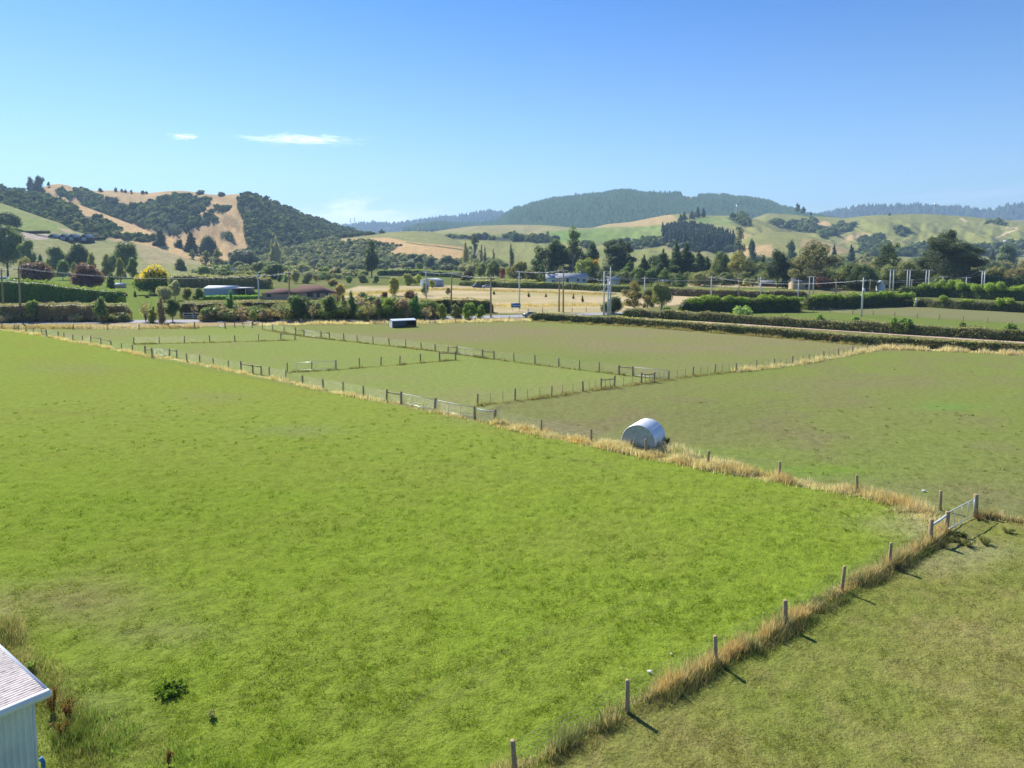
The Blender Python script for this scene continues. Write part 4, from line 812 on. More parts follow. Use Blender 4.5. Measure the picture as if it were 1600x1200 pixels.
# bush cover on the hills: crowns of a far-off wood
def bushwood(name, key, label, dens, r0, r1, cols, bk=1, zs=.8, cone=False, mask=None):
    L = LAY[key]; V = L['V']; f = L['fq']
    ok = (L['b'][f].mean(1) > .55) & (L['T'][f].max(1) < 1.06) & (L['bk'][f[:, 0]] == bk)
    if mask: ok &= mask(L['qx'][f[:, 0]], L['qy'][f[:, 0]])
    f = f[ok]
    if not len(f): return
    a = V[f[:, 0]]; e1 = V[f[:, 1]]-a; e2 = V[f[:, 3]]-a; ar = np.linalg.norm(np.cross(e1, e2), axis=1); n = min(int(ar.sum()*dens), 16000)
    i = RS.choice(len(f), n, p=ar/ar.sum()); p = a[i]+e1[i]*RS.uniform(0, 1, n)[:, None]+e2[i]*RS.uniform(0, 1, n)[:, None]
    r = r0+(r1-r0)*RS.uniform(0, 1, n)**1.8
    r = r*(.8+.5*fbm(p[:, 0]*.02, p[:, 1]*.02, 3, 71))
    v0, f0 = I1; m = len(v0)
    jit = RS.uniform(.7, 1.2, (n, m, 1)); sc = np.stack([r, r, r*zs*RS.uniform(.8, 1.3, n)], 1)
    vv = v0[None]*jit*sc[:, None, :]
    if cone: vv[:, :, :2] *= np.clip(1-.62*(v0[None, :, 2:3]+1)/2, .2, 1)
    vv = vv+p[:, None, :]+np.array((0, 0, 1))*(sc[:, 2]*.45)[:, None, None]
    ff = (f0[None]+(np.arange(n)*m)[:, None, None]).reshape(-1, 3)
    ci = RS.randint(0, len(cols), n); cc = np.array(cols)[ci]*RS.uniform(.75, 1.25, n)[:, None]
    cc = np.repeat(cc, m, axis=0)*RS.uniform(.8, 1.2, (n*m, 1))
    b = MB(); b.add(vv.reshape(-1, 3), ff, cc*.85)
    kq = 9; rp_ = np.repeat(r, kq); dd = RS.normal(0, 1, (n*kq, 3)); dd /= np.linalg.norm(dd, axis=1)[:, None]; dd[:, 2] = np.abs(dd[:, 2])*.9
    pq = np.repeat(p, kq, axis=0)+dd*np.repeat(sc, kq, axis=0)*RS.uniform(.85, 1.15, (n*kq, 1))+np.array((0, 0, 1))*np.repeat(sc[:, 2]*.4, kq)[:, None]
    qc = np.repeat(np.array(cols)[ci], kq, axis=0)*RS.uniform(.7, 1.35, (n*kq, 1))
    b.add(*quads(pq, dd, rp_*.75, qc, jit=.9)); b.build(name, CORE, kind='stuff')
BC = [(.05, .078, .032), (.036, .058, .028), (.07, .10, .042), (.05, .066, .036), (.09, .11, .055), (.04, .06, .03)]
bushwood('native_bush', 'A', '', .016, 2.8, 6.0, BC)
bushwood('native_bush', 'B', '', .018, 2.6, 6.0, BC)
bushwood('scrub', 'F', '', .03, 1.6, 4, [(.11, .13, .08), (.13, .15, .095), (.07, .09, .055), (.15, .165, .11)], bk=2)
bushwood('gorse_scrub', 'F', '', .03, 2.0, 4, BC)
bushwood('gully_scrub', 'R', '', .006, 4, 9, BC)
bushwood('hill_scrub', 'M', '', .007, 4, 9, BC)
# conifer plantation block
def plantation():
    b = MB(); v0, f0 = I1; n = 1500; P_ = []
    poly = [(1042, 376), (1048, 366), (1075, 364), (1110, 370), (1138, 382), (1136, 391), (1100, 391), (1060, 384)]
    L = LAY['M']; idx = np.where((sdf(L['qx'], L['qy'], poly) > 0) & (L['T'] < 1))[0]
    idx = RS.choice(idx, n); p = L['V'][idx]+RS.normal(0, 6, (n, 3))*np.array((1, 1, 0))
    h = RS.uniform(15, 24, n); r = RS.uniform(2.4, 3.8, n)
    for k in range(n):
        c = np.array((.03, .048, .034))*RS.uniform(.7, 1.3)
        for e, q in ((.35, 1), (.62, .75), (.85, .42)):
            v = v0*np.array((r[k]*q, r[k]*q, h[k]*.2))*RS.uniform(.8, 1.15, (len(v0), 1)); v[:, 2] += h[k]*e; b.add(v+p[k], f0, c)
    b.build('pine_plantation', CORE, kind='stuff')
plantation()
def forest(key, name, n, hr, rr, cond, col):
    L = LAY[key]; f = L['fq']; V = L['V']
    ok = (L['T'][f].max(1) <= 1.04) & ~((np.abs(L['qx'][f[:, 0]]-1076) < 13) & (L['qy'][f[:, 0]] < 314)) & cond(L['qx'][f[:, 0]], L['qy'][f[:, 0]], L['T'][f[:, 0]]); f = f[ok]
    a = V[f[:, 0]]; e1 = V[f[:, 1]]-a; e2 = V[f[:, 3]]-a; i = RS.randint(0, len(f), n)
    p = a[i]+e1[i]*RS.uniform(0, 1, n)[:, None]+e2[i]*RS.uniform(0, 1, n)[:, None]
    h = RS.uniform(*hr, n)*(1+.35*(fbm(p[:, 0]*.004, p[:, 1]*.004, 3, 88) > .62)*(RS.uniform(0, 1, n) < .3)); r = RS.uniform(*rr, n); m = 7
    an = np.arange(6)/6*2*np.pi; base = np.stack([np.cos(an), np.sin(an), np.zeros(6)], 1); base = np.concatenate([base, [[0, 0, 1]]])
    vv = base[None]*np.stack([r, r, h], 1)[:, None, :]+p[:, None, :]
    f0 = np.array([(k, (k+1) % 6, 6) for k in range(6)]); ff = (f0[None]+(np.arange(n)*m)[:, None, None]).reshape(-1, 3)
    cc = np.repeat(np.array(col)*RS.uniform(.7, 1.35, (n, 1)), m, axis=0)
    b = MB(); b.add(vv.reshape(-1, 3), ff, cc); b.build(name, CORE, kind='stuff')
forest('forested_foothill', 'mountain_forest', 26000, (14, 26), (6, 10), lambda x, y, t_: (y < 362) & (t_ > .15), (.032, .062, .028))
forest('far_range', 'far_range_forest', 12000, (16, 34), (9, 16), lambda x, y, t_: (t_ > .3), (.03, .048, .034))

def shrubbery(name, poly, n, hr, cols, dseed=0, size=None):
    xs_ = [p[0] for p in poly]; ys_ = [p[1] for p in poly]; m = MB(); k = 0
    while k < n:
        px = random.uniform(min(xs_), max(xs_)); py = random.uniform(min(ys_), max(ys_))
        if sdf(np.array([px]), np.array([py]), poly)[0] < 0: continue
        k += 1; x, y = G(px, py); h = random.uniform(*hr)*(1.5 if random.random() < .12 else 1); w_ = h*random.uniform(.5, 1.3); c_ = cols[random.randrange(len(cols))]
        L = [((x, y, h*.45), (w_*.6, w_*.6, h*.5))]+[((x+random.uniform(-.6, .6)*w_, y+random.uniform(-.6, .6)*w_, h*random.uniform(.3, .75)), (w_*.4, w_*.4, h*.3)) for _ in range(3)]
        crown_cards(m, L, size or y/711*1.0, c_, dens=1.0, corek=.8)
    m.build(name, LM, kind='stuff')
SC = [(.06, .085, .04), (.085, .105, .05), (.11, .12, .07), (.05, .07, .035), (.13, .135, .085), (.075, .10, .04), (.12, .10, .06)]
shrubbery('garden_undergrowth', [(212, 428), (240, 420), (330, 421), (470, 421), (560, 427), (570, 436), (470, 441), (380, 436), (300, 431)], 150, (2.5, 5.5), SC)
shrubbery('valley_scrub', [(205, 417), (300, 413), (420, 414), (560, 418), (720, 419), (800, 423), (800, 430), (600, 424), (420, 421), (240, 421)], 120, (4, 9), SC[:4]+[(.05, .065, .05)])
shrubbery('garden_undergrowth', [(0, 426), (160, 423), (235, 426), (230, 436), (180, 437), (150, 430), (0, 430)], 36, (2.5, 6), SC)
shrubbery('roadside_undergrowth', [(292, 503), (655, 500), (690, 499), (690, 496), (655, 494), (540, 492), (292, 499)], 150, (1.4, 4.2), [(.05, .07, .03), (.10, .09, .06), (.08, .11, .04), (.12, .10, .075), (.06, .09, .03)])
shrubbery('roadside_undergrowth', [(0, 504), (200, 503.5), (200, 501.5), (0, 502)], 26, (1., 2.4), [(.09, .10, .05), (.12, .10, .07), (.16, .15, .1)])
shrubbery('tree_line_undergrowth', [(820, 441), (1010, 446), (1250, 449), (1600, 461), (1600, 452), (1250, 440), (1010, 436), (820, 433)], 190, (3.5, 8), [(.05, .07, .035), (.065, .085, .04), (.045, .06, .03), (.09, .10, .05)])
shrubbery('valley_scrub', [(1180, 414), (1400, 416), (1600, 420), (1600, 432), (1400, 428), (1180, 424)], 110, (6, 13), [(.055, .075, .045), (.08, .09, .055), (.045, .06, .04), (.11, .11, .06)])
# ------------------------------------------------------------------ fences
def postmesh(r, h, seed):
    rnd = random.Random(seed); b = MB(); n = 10; tx, ty = rnd.uniform(-.02, .02), rnd.uniform(-.02, .02)
    b.tube([(0, 0, -.15), (tx*.3, ty*.3, h*.3), (tx, ty, h-.02), (tx, ty, h)], [r*1.05, r*1.02, r*.96, r*.86], n); return b.mesh('post', WOOD)
PM = [postmesh(.085, 1.2, k) for k in range(4)]; PT = [postmesh(.11, 1.35, k+9) for k in range(2)]; BM_ = postmesh(.028, 1.1, 30)
for q in PM+PT+[BM_]: q.shade_smooth()
def railm(root, a, b_, z, r=.055, m=None):
    o_ = root.location; bb = MB(); bb.tube([(a[0]-o_[0], a[1]-o_[1], z), ((a[0]+b_[0])/2-o_[0], (a[1]+b_[1])/2-o_[1], z-.015), (b_[0]-o_[0], b_[1]-o_[1], z)], [r, r*.92, r], 8); bb.build('rail', m or WOOD, root, smooth=True)
def fence(label, posts, battens=(), rails=(), strong=(), wires=True, gaps=(), extra=(), k0=0, nb=0, wh=1.1):
    W = [G(a, b) for a, b in posts]; root = empty('fence', (*W[len(W)//2], 0), 0, label=label, cat='fence')
    ox, oy = W[len(W)//2]
    for i, (x, y) in enumerate(W):
        me = PT[i % 2] if i in strong else PM[(i*7+k0) % 4]
        linkmesh('post', me, root, (x-ox, y-oy, 0), (RS.uniform(-.05, .05), RS.uniform(-.05, .05), RS.uniform(0, 6)), (RS.uniform(.85, 1.2), RS.uniform(.85, 1.2), RS.uniform(.9, 1.06)))
    for a, b in battens:
        x, y = G(a, b); linkmesh('batten', BM_, root, (x-ox, y-oy, 0), (0, 0, 0), (1, 1, RS.uniform(.93, 1.02)))
    if nb:
        for i in range(len(W)-1):
            if (i, i+1) in gaps: continue
            for k in range(1, nb+1):
                t_ = k/(nb+1); x = W[i][0]*(1-t_)+W[i+1][0]*t_; y = W[i][1]*(1-t_)+W[i+1][1]*t_
                linkmesh('batten', BM_, root, (x-ox, y-oy, 0), (0, 0, 0), (1, 1, RS.uniform(.9, 1.0)))
    for i, j, *mm in rails: railm(root, W[i], W[j], 1.0, .06, mm[0] if mm else None)
    if wires:
        for z in np.linspace(.18, wh, 6):
            b = MB()
            for i in range(len(W)-1):
                if (i, i+1) in gaps: continue
                a0, a1 = W[i], W[i+1]; b.tube([(a0[0]-ox, a0[1]-oy, z), ((a0[0]+a1[0])/2-ox, (a0[1]+a1[1])/2-oy, z-.012), (a1[0]-ox, a1[1]-oy, z)], .004, 4, cap=False)
            if b.n: b.build('wire', WIRE, root)
    return root
def gate(label, a, b, n=3, mesh=False, ztop=1.12, zb=.12, white=True, brace=False):
    A_ = np.array(G(*a)); B_ = np.array(G(*b)); d = B_-A_; L = np.linalg.norm(d); d /= L; A_ = A_+d*.16; L -= .32
    root = empty('farm_gate', (*A_, 0), math.atan2(d[1], d[0]), label=label, cat='gate')
    r = .028; m = MB(); m.tube([(0, 0, ztop), (L, 0, ztop)], r, 8); m.build('top_rail', WOODL if white else GALV, root, smooth=True)
    m = MB(); m.tube([(0, 0, zb), (L, 0, zb)], r, 8); m.tube([(0, 0, zb), (0, 0, ztop)], r, 8); m.tube([(L, 0, zb), (L, 0, ztop)], r, 8)
    if brace: m.tube([(0, 0, zb), (L, 0, ztop)], .018, 6)
    m.build('frame', GALV, root, smooth=True)
    for k in range(1, n): m = MB(); m.tube([(L*k/n, 0, zb), (L*k/n, 0, ztop)], .014, 6); m.build('upright', GALV, root)
    m = MB()
    for z in np.linspace(zb+.14, ztop-.14, 5): m.tube([(0, 0, z), (L, 0, z)], .005, 4, cap=False)
    if mesh:
        for x in np.arange(.15, L, .15): m.tube([(x, 0, zb), (x, 0, ztop)], .003, 4, cap=False)
    m.build('wire_infill', WIRE, root)
    return root
fence('near post and wire fence running through orange dry grass to the right-hand gate', [(805, 1212), (980, 1112), (1118, 1039), (1227, 981), (1315, 924), (1390, 886), (1453, 850), (1478, 832)], rails=[(6, 7, WOODL)], strong=(6, 7))
gate('pale wire-mesh farm gate at the right, closest gate to the camera', (1478, 832), (1523, 807), n=4, mesh=True)
fence('short weedy fence end running off the right edge from the pale near gate', [(1524, 806), (1640, 822), (1790, 842)], strong=(0,), k0=2)
fence('long post and wire fence from the near gate past the corrugated hut', [(1469, 796), (1339, 768), (1218, 747), (1106, 728), (1009, 709), (924, 692), (846, 676), (773, 660), (742, 655)], strong=(7, 8), rails=[(7, 8, WOODL)], k0=1)
gate('pale double-length gate, right leaf, left of the corrugated hut', (742, 655), (680, 642)); gate('pale double-length gate, left leaf, hung in the dark post', (680, 642), (627, 631))
fence('long fence of dark posts from the double gate to the railed bay', [(680, 642), (627, 631), (604, 627), (568, 620), (536, 613.5), (505, 608), (473, 602), (447, 592), (421, 588), (408, 585), (395, 583), (377, 580)], strong=(0, 1, 2), rails=[(1, 2), (9, 10), (10, 11)], gaps=((0, 1),), k0=2)
fence('fence of dark posts between the railed bay and the pale gate further left', [(377, 580), (357, 576), (334, 572), (312, 567), (292, 565), (276, 559), (265, 557)], strong=(0,), rails=[(5, 6)], wires=True, k0=3)
gate('pale farm gate in the diagonal fence, third from the corrugated hut', (265, 557), (238, 556), n=4, mesh=True)
fence('fence of close dark posts between the third gate and the left-hand gate', [(238, 558), (227, 554), (207, 550), (190, 546.5), (173.5, 542), (158, 538), (142, 535), (129, 535), (114, 532), (100, 529), (91, 528)], strong=(0, 1), rails=[(0, 1), (5, 6), (4, 5)], k0=1)
gate('distant pale gate near the far end of the long diagonal fence', (91, 528), (73, 526))
fence('far left end of the diagonal fence reaching the left edge', [(73, 526), (65, 522.5), (52, 521), (41, 519), (29, 517), (22, 514), (3, 513.5), (-30, 511), (-70, 509)], rails=[(4, 5), (0, 1)], strong=(0,))
fence('fence with tan grass running from the double gate up to the far right corner', [(746, 632), (805, 625), (862, 619), (911, 611), (939, 607), (960, 605), (1002, 598), (1022, 597), (1045, 593), (1083, 587), (1117, 583), (1150, 580.5), (1182, 576.5), (1210, 573), (1238, 569.5), (1263, 565), (1287, 560.5), (1310, 556), (1332, 552), (1355, 548), (1377, 545)], rails=[(4, 5), (6, 7)], strong=(4, 5, 6, 7), nb=2)
fence('cross fence between the two middle small paddocks', [(449, 581), (487, 577.5), (525, 576.5), (562, 573), (595, 570.5), (625, 568.5), (657, 565.5), (687, 562.5), (712, 562)], rails=[(7, 8)], strong=(7, 8))
gate('old dark-railed gate in the middle cross fence', (461, 580), (525, 576.5), n=2, white=False)
fence('far cross fence between the small paddocks, nearest to the road', [(209, 537), (249, 536), (288, 535), (328, 534), (367, 533), (404, 532), (439, 531), (461, 530.5)], rails=[(6, 7)], strong=(6, 7), k0=1)
fence('fence of short posts from the road corner to the first upper gate', [(395, 506.5), (410, 513.5), (426, 515), (444, 518.5), (462, 522), (475, 525)], rails=[(4, 5)], strong=(4, 5))
gate('white-topped gate at the upper end of the small paddocks', (475, 525), (502, 528))
fence('fence between the first and second upper white-topped gates', [(502, 528), (515, 529), (537, 530.5), (558, 533.5), (583, 537), (608, 539.5), (634, 542), (658, 545), (680, 548), (700, 551), (714, 553)], rails=[(0, 1), (9, 10)], strong=(0, 10))
gate('white-topped gate in the middle of the upper diagonal fence', (714, 553), (754, 559))
fence('fence from the middle white-topped gate to the railed corner', [(754, 559), (772, 560.5), (803, 564), (836, 568), (873, 572), (905, 577), (936, 580), (967, 585), (989, 587)], rails=[(0, 1), (7, 8)], strong=(0, 7, 8), k0=2)
gate('white-topped gate at the right end of the upper diagonal fence', (989, 587), (1045, 593))
fence('roadside fence behind the orange grass at far left', [(115, 514.5), (168, 515), (217, 515), (263, 512.5), (304, 513)], strong=(4,))
gate('weathered mesh gate by the road in the gap of the roadside fence', (340, 511), (352, 512), mesh=True, white=False)
fence('short railed piece of roadside fence right of the mesh gate', [(352, 513), (367, 511.5), (380, 511.5), (394, 512)], rails=[(1, 2)], strong=(0,))
fence('roadside fence of sparse posts behind the big far paddock', [(440, 507), (470, 506.5), (500, 506.5), (600, 505.5), (680, 504.5), (712, 504), (743, 503), (770, 502), (796, 501), (826, 500)], k0=1, nb=1)
fence('straight post and wire fence across the far right paddock', [(1240, 486.5), (1271, 487), (1297, 488), (1332, 491), (1364, 492), (1398, 494), (1433, 496.5), (1467, 499), (1505, 501.5), (1543, 504), (1581, 506.5), (1625, 509)], k0=2)
fence('post and wire fence between the side road and the straw field', [(825, 489), (848, 488), (894, 487.5), (916, 487), (960, 487)], k0=3)
fence('short post fence behind the blue and white shed', [(690, 447), (698, 446), (706, 446), (714, 446.5), (722, 447)], wires=False)
# post and rail white fence
def postrail(label, a, b, n, h, m, name='rail_fence'):
    A_ = np.array(G(*a)); B_ = np.array(G(*b)); d = B_-A_; L = np.linalg.norm(d)
    root = empty(name, (*A_, 0), math.atan2(d[1], d[0]), label=label, cat='fence')
    for k in range(n+1): q = MB(); q.box(L*k/n-.08, L*k/n+.08, -.06, .06, 0, h); q.build('post', m, root)
    for z in (.35, .75, h-.15): q = MB(); q.box(-.05, L+.05, -.1, -.063, z-.07, z+.07); q.build('rail', m, root)
WP = mat('painted timber', (.42, .47, .52), .6, 0, 6, .1)
postrail('blue-grey post and rail fence along the road in front of the dark hedge', (287, 498.2), (345, 498), 4, 1.5, WP)
postrail('blue-grey rail fence under the dark hedge right of the vivid green tree', (664, 496.5), (683, 496), 2, 1.4, WP)
q = empty('gate_post', (*G(1431, 479.5), 0), 0, label='single pale timber post at the gap between two dark hedges', cat='post')
b = MB(); b.tube([(0, 0, 0), (0, 0, 2.6)], [.2, .17], 8); b.build('post', WOODL, q, smooth=True); b = MB(); b.box(-3.3, -.15, -.05, .05, 1.9, 2.05); b.build('rail', WOOD, q)
# ------------------------------------------------------------------ power poles
POLES = {}
def pole(key, x, yt, yb, label, arms=((.3, 2.2),), twin=0, conc=True, lean=0., Y=None, box=False, group=None):
    if Y: by = Y; bx = P(x, YH+30, Y)[0]
    else: bx, by = G(x, yb)
    h = P(x, yt, by)[2]
    root = empty('power_pole', (bx, by, 0), 0, label=label, cat='power pole', group=group); m = CONC if conc else WOOD
    sep = twin*by/F; ks = [(-sep/2, 0), (sep/2, 0)] if twin else [(0, 0)]
    for sx, _ in ks:
        b = MB(); b.tube([(sx, 0, -.3), (sx+lean*h*.5, 0, h*.5), (sx+lean*h, 0, h)], [.24, .2, .15], 8, (.8, .8, .8)); b.build('shaft', m, root, smooth=True)
    tops = []
    for dz, wd in arms:
        z = h-dz; b = MB(); b.box(-wd/2+lean*z, wd/2+lean*z, -.16, -.03 if not twin else .05, z-.07, z+.07); arm = b.build('crossarm', WOODL if conc else WOOD, root)
        for k in (-1, -.5, .5, 1):
            ix = k*wd/2*.92+lean*z; c = MB(); c.tube([(ix, -.09, z+.07), (ix, -.09, z+.16), (ix, -.09, z+.2), (ix, -.09, z+.28)], [.03, .07, .09, .05], 7, (.85, .86, .85)); c.build('insulator', VM, arm, smooth=True)
            tops.append((bx+ix, by-.09, z+.29))
    if box:
        b = MB(); b.tube([(lean*h*.75+.0, -.45, h*.62), (lean*h*.75, -.45, h*.62+1.1)], .32, 12, (.55, .57, .57)); b.build('transformer', VM, root, smooth=True)
    POLES[key] = tops; return root
PL = [('a0', 6, 420, 497, 'wooden pole at the left edge before the bright hedge', ((.5, 1.6),), 0, False, .01), ('a1', 33, 418, 503, 'second wooden pole from the left edge with crossarm above the vehicles', ((.4, 2.2),), 0, False, .01),
      ('b0', 405, 428, 487, 'grey pole at the left end of the red roof', ((.6, 1.6),), 0, True, 0), ('b1', 453, 424, 487, 'brown wooden pole standing in front of the red roof', ((.5, 1.6),), 0, False, 0),
      ('b2', 474, 421, 442, 'short white pole behind the red-roofed house', ((.3, 1.8),), 0, True, 0), ('c0', 666, 424, 468, 'grey pole with fittings near the blue and white shed', ((.4, 1.8), (3, 1.4)), 0, True, 0),
      ('c1', 704.5, 426, 489, 'leaning brown wooden pole behind the lime roadside bushes', ((.3, 1.5),), 0, False, .03), ('c2', 767, 429, 496.5, 'brown wooden pole at the road bend with white guard at its foot', ((1.0, 2.2),), 0, False, 0),
      ('d0', 811.5, 424, 482, 'pole beside the blue road sign', ((.2, 2.0), (1.8, 1.2)), 0, True, 0), ('d1', 873.5, 434, 487, 'shorter brown pole of the close pair in front of the grey house', ((.2, .9),), 0, False, 0), ('d2', 880, 419, 488, 'taller brown pole of the close pair, with insulators on top', ((.8, 2.2), (3.2, 1.6)), 0, False, 0),
      ('e0', 943.5, 424, 493, 'left pole of the three-pole cluster at the intersection', ((2.3, 3.6), (5, 2.6)), 0, True, 0), ('e1', 953.5, 417, 495, 'right and tallest pole of the three-pole cluster at the intersection', ((2.6, 2.2), (4.5, 2.4), (6.6, 3.0)), 0, True, 0), ('e2', 950, 432, 494, 'short middle pole of the three-pole cluster', ((.2, 1.4),), 0, True, 0),
      ('f0', 1035, 437, 487, 'grey pole with double crossarms in front of the willow-like tree', ((.4, 2.8), (2.7, 2.2)), 0, True, 0), ('f1', 1007, 432, 470, 'pole top showing above the brown-green tree', ((.7, 1.8),), 0, True, 0),
      ('g0', 1111, 432, 470, 'pale pole behind the lime-topped hedge, left of three in a row', ((.4, 1.8),), 0, True, 0), ('g1', 1154, 435, 471, 'dark pole behind the lime-topped hedge, middle of three in a row', ((.3, 1.2),), 0, False, 0), ('g2', 1188, 432, 471, 'pale pole with crossarm behind the lime-topped hedge, right of three', ((.9, 2.0),), 0, True, 0),
      ('h0', 1247, 437, 470, 'grey pole under the left side of the large brown-tinged gum', ((.5, 2.2),), 0, True, 0), ('h1', 1264, 432, 466, 'grey pole with crossarm before the gum trunk, left of two', ((.2, 1.7),), 0, True, 0), ('h2', 1270.5, 432, 462, 'grey pole with crossarm before the gum trunk, right of two', ((.2, 1.7),), 0, True, 0),
      ('i0', 1306, 436, 462, 'pole with many crossarms in front of the maroon tree', ((1.4, 2.2), (4.0, 4.2), (4.7, 3.4), (5.3, 3.8)), 0, False, 0), ('i1', 1346, 434, 494.5, 'tall pale concrete pole standing alone in the right-hand paddock', ((.9, 1.2),), 0, True, .016), ('i2', 1359, 436, 462, 'brown pole with crossarm behind the tall pale concrete pole', ((.6, 1.8),), 0, False, 0),
      ('k3', 1424, 437, 461, 'short wooden pole right of the second H-shaped pole', ((.2, .8),), 0, False, 0), ('k0', 1472, 432, 462, 'single grey pole with wide crossarm, left of two before the huge cypress', ((.3, 3.0), (1.5, 1.8)), 0, True, .008), ('k1', 1508, 433, 462, 'leaning grey pole with wide crossarm, right of two before the huge cypress', ((.3, 3.2),), 0, True, .03)]
for a in PL: pole(a[0], a[1], a[2], a[3], a[4], arms=a[5], twin=a[6], conc=a[7], lean=a[8], box=a[0] in ('e0', 'i1'))
for key, x, lb, sp in [('j0', 1392.5, 'H-shaped twin concrete pole before the green tree, leftmost of four', 5), ('j1', 1418.5, 'second H-shaped twin concrete pole from the left', 4), ('j2', 1448, 'third H-shaped twin concrete pole, at the left foot of the huge cypress', 4.5), ('j3', 1535, 'H-shaped twin concrete pole at the right foot of the huge cypress', 4)]:
    pole(key, x, 421.5 if key != 'j3' else 423, 462.5, lb, arms=((.2, 3.2), (5.5, 1.6)) if key != 'j0' else ((.2, 3.2),), twin=sp, group='H-shaped twin power poles')
CAB = mat('overhead conductor', (.62, .64, .66), .5, .3, 3, .1)
def wire(a, b, ia=(0, 3), ib=(0, 3), sag=.6, label=''):
    root = empty('power_line', POLES[a][0], 0, label=label, cat='power line', group='overhead wires between the power poles'); o_ = np.array(POLES[a][0])
    for i, j in zip(ia, ib):
        p0 = np.array(POLES[a][i]); p1 = np.array(POLES[b][j]); pts = []
        for t_ in np.linspace(0, 1, 13): pts.append(p0*(1-t_)+p1*t_-np.array((0, 0, sag*4*t_*(1-t_)))-o_)
        m = MB(); m.tube(pts, .014, 4, cap=False); m.build('conductor', CAB, root)
for a, b, s_, l in [('a0', 'a1', .2, 'short overhead wires at the left edge'), ('a1', 'b0', 1.6, 'overhead wires from the left edge to the red roof'), ('b0', 'b1', .4, 'overhead wires above the red roof'), ('b1', 'c0', 1.4, 'overhead wires right of the red roof'), ('c0', 'c1', .4, 'overhead wires beside the blue and white shed'), ('c1', 'c2', .5, 'overhead wires above the lime roadside bushes'),
                    ('c2', 'd0', .4, 'overhead wires above the road bend'), ('d0', 'd2', .6, 'overhead wires left of the grey house'), ('d2', 'e0', .7, 'overhead wires in front of the grey house'), ('e1', 'f1', .6, 'overhead wires above the brown-green tree'), ('e1', 'f0', .7, 'lower overhead wires towards the double-crossarm pole'), ('f0', 'g0', .8, 'overhead wires above the lime-topped hedge'),
                    ('f1', 'g1', .9, 'back overhead wires in front of the conifer row'), ('g1', 'g2', .5, 'overhead wires between the dark and pale poles'), ('g2', 'h0', .7, 'overhead wires below the broad dark tree'), ('h0', 'i0', .7, 'overhead wires below the brown-tinged gum'), ('g0', 'i1', 1.6, 'long overhead wires to the lone concrete pole'), ('i0', 'i2', .6, 'overhead wires in front of the dark green tree'), ('i2', 'k0', .9, 'overhead wires behind the H-shaped poles'),
                    ('i1', 'k1', 1.2, 'overhead wires from the lone concrete pole to the right'), ('k0', 'k1', .5, 'overhead wires before the huge cypress'), ('k1', 'j3', .3, 'overhead wires at the right foot of the huge cypress'), ('j0', 'j1', .3, 'overhead wires between the two left H-shaped poles'), ('j1', 'j2', .3, 'overhead wires between the middle H-shaped poles')]:
    wire(a, b, sag=s_, label=l)
# lattice pylons far away
def pylon(x, yt, base, h_, label):
    bx, by, bz = base; root = empty('pylon', (bx, by, bz-1), 0, label=label, cat='pylon'); m = MB(); r = .16*by/1800
    w0 = h_*.09
    for sx in (-1, 1):
        for sy in (-1, 1): m.tube([(sx*w0, sy*w0, 0), (sx*w0*.25, sy*w0*.25, h_*.7), (sx*w0*.12, sy*w0*.12, h_)], r, 4)
    for k in range(8):
        z0, z1 = h_*k/9, h_*(k+1)/9; a0 = w0*(1-.75*min(z0/h_/.7, 1)); a1 = w0*(1-.75*min(z1/h_/.7, 1))
        for sy in (-1, 1): m.tube([(-a0, sy*a0, z0), (a1, sy*a1, z1)], r*.6, 3); m.tube([(a0, sy*a0, z0), (-a1, sy*a1, z1)], r*.6, 3)
    m.build('lattice', GALV, root)
    for z in (.68, .8, .92): q = MB(); q.box(-h_*.14, h_*.14, -r, r, h_*z, h_*z+r*2); q.build('crossarm', GALV, root)
for x, yt, yb, ly, lb in [(548.5, 341, 356, 'far_range', 'left lattice pylon of the far pair on the distant blue ridge'), (554.5, 340, 356, 'far_range', 'right lattice pylon of the far pair on the distant blue ridge'), (654, 346, 361, 'F', 'lattice pylon on the crest of the mown spur'), (1150, 320, 338, 'M', 'faint lattice pylon before the forested mountain'), (1460, 317, 335, 'R', 'lattice pylon on the crest of the right pastoral hill')]:
    b = onhill(ly, x, yb); pylon(x, yt, b, P(x, yt, b[1])[2]-b[2]+1, lb)
# ------------------------------------------------------------------ buildings
def wallmat(n, c): return mat(n, c, .75, 0, 3, .1)
CREAM = wallmat('cream weatherboard', (.62, .58, .48)); GREYW = wallmat('pale grey weatherboard', (.5, .55, .58)); WHITEW = wallmat('white wall', (.72, .74, .74)); DARKW = wallmat('black stained cladding', (.035, .04, .045)); BRICK = wallmat('pinkish brick', (.45, .3, .23)); BLUEW = wallmat('blue-grey steel wall', (.33, .42, .5)); TANW = wallmat('tan wall', (.5, .38, .22))
REDR = mat('red-brown tile roof', (.15, .078, .06), 1, 0, 9, .15); GREYR = mat('grey iron roof', (.40, .40, .41), .8, 0, 4, .1); DKR = mat('charcoal roof', (.12, .13, .14), .6, 0, 4, .1); WHR = mat('white roof', (.74, .73, .71), .75, 0, 4, .12); TIM = mat('dark timber', (.12, .1, .08), .9)  # TIM: dark brown timber for bay, shelter and low shed walls
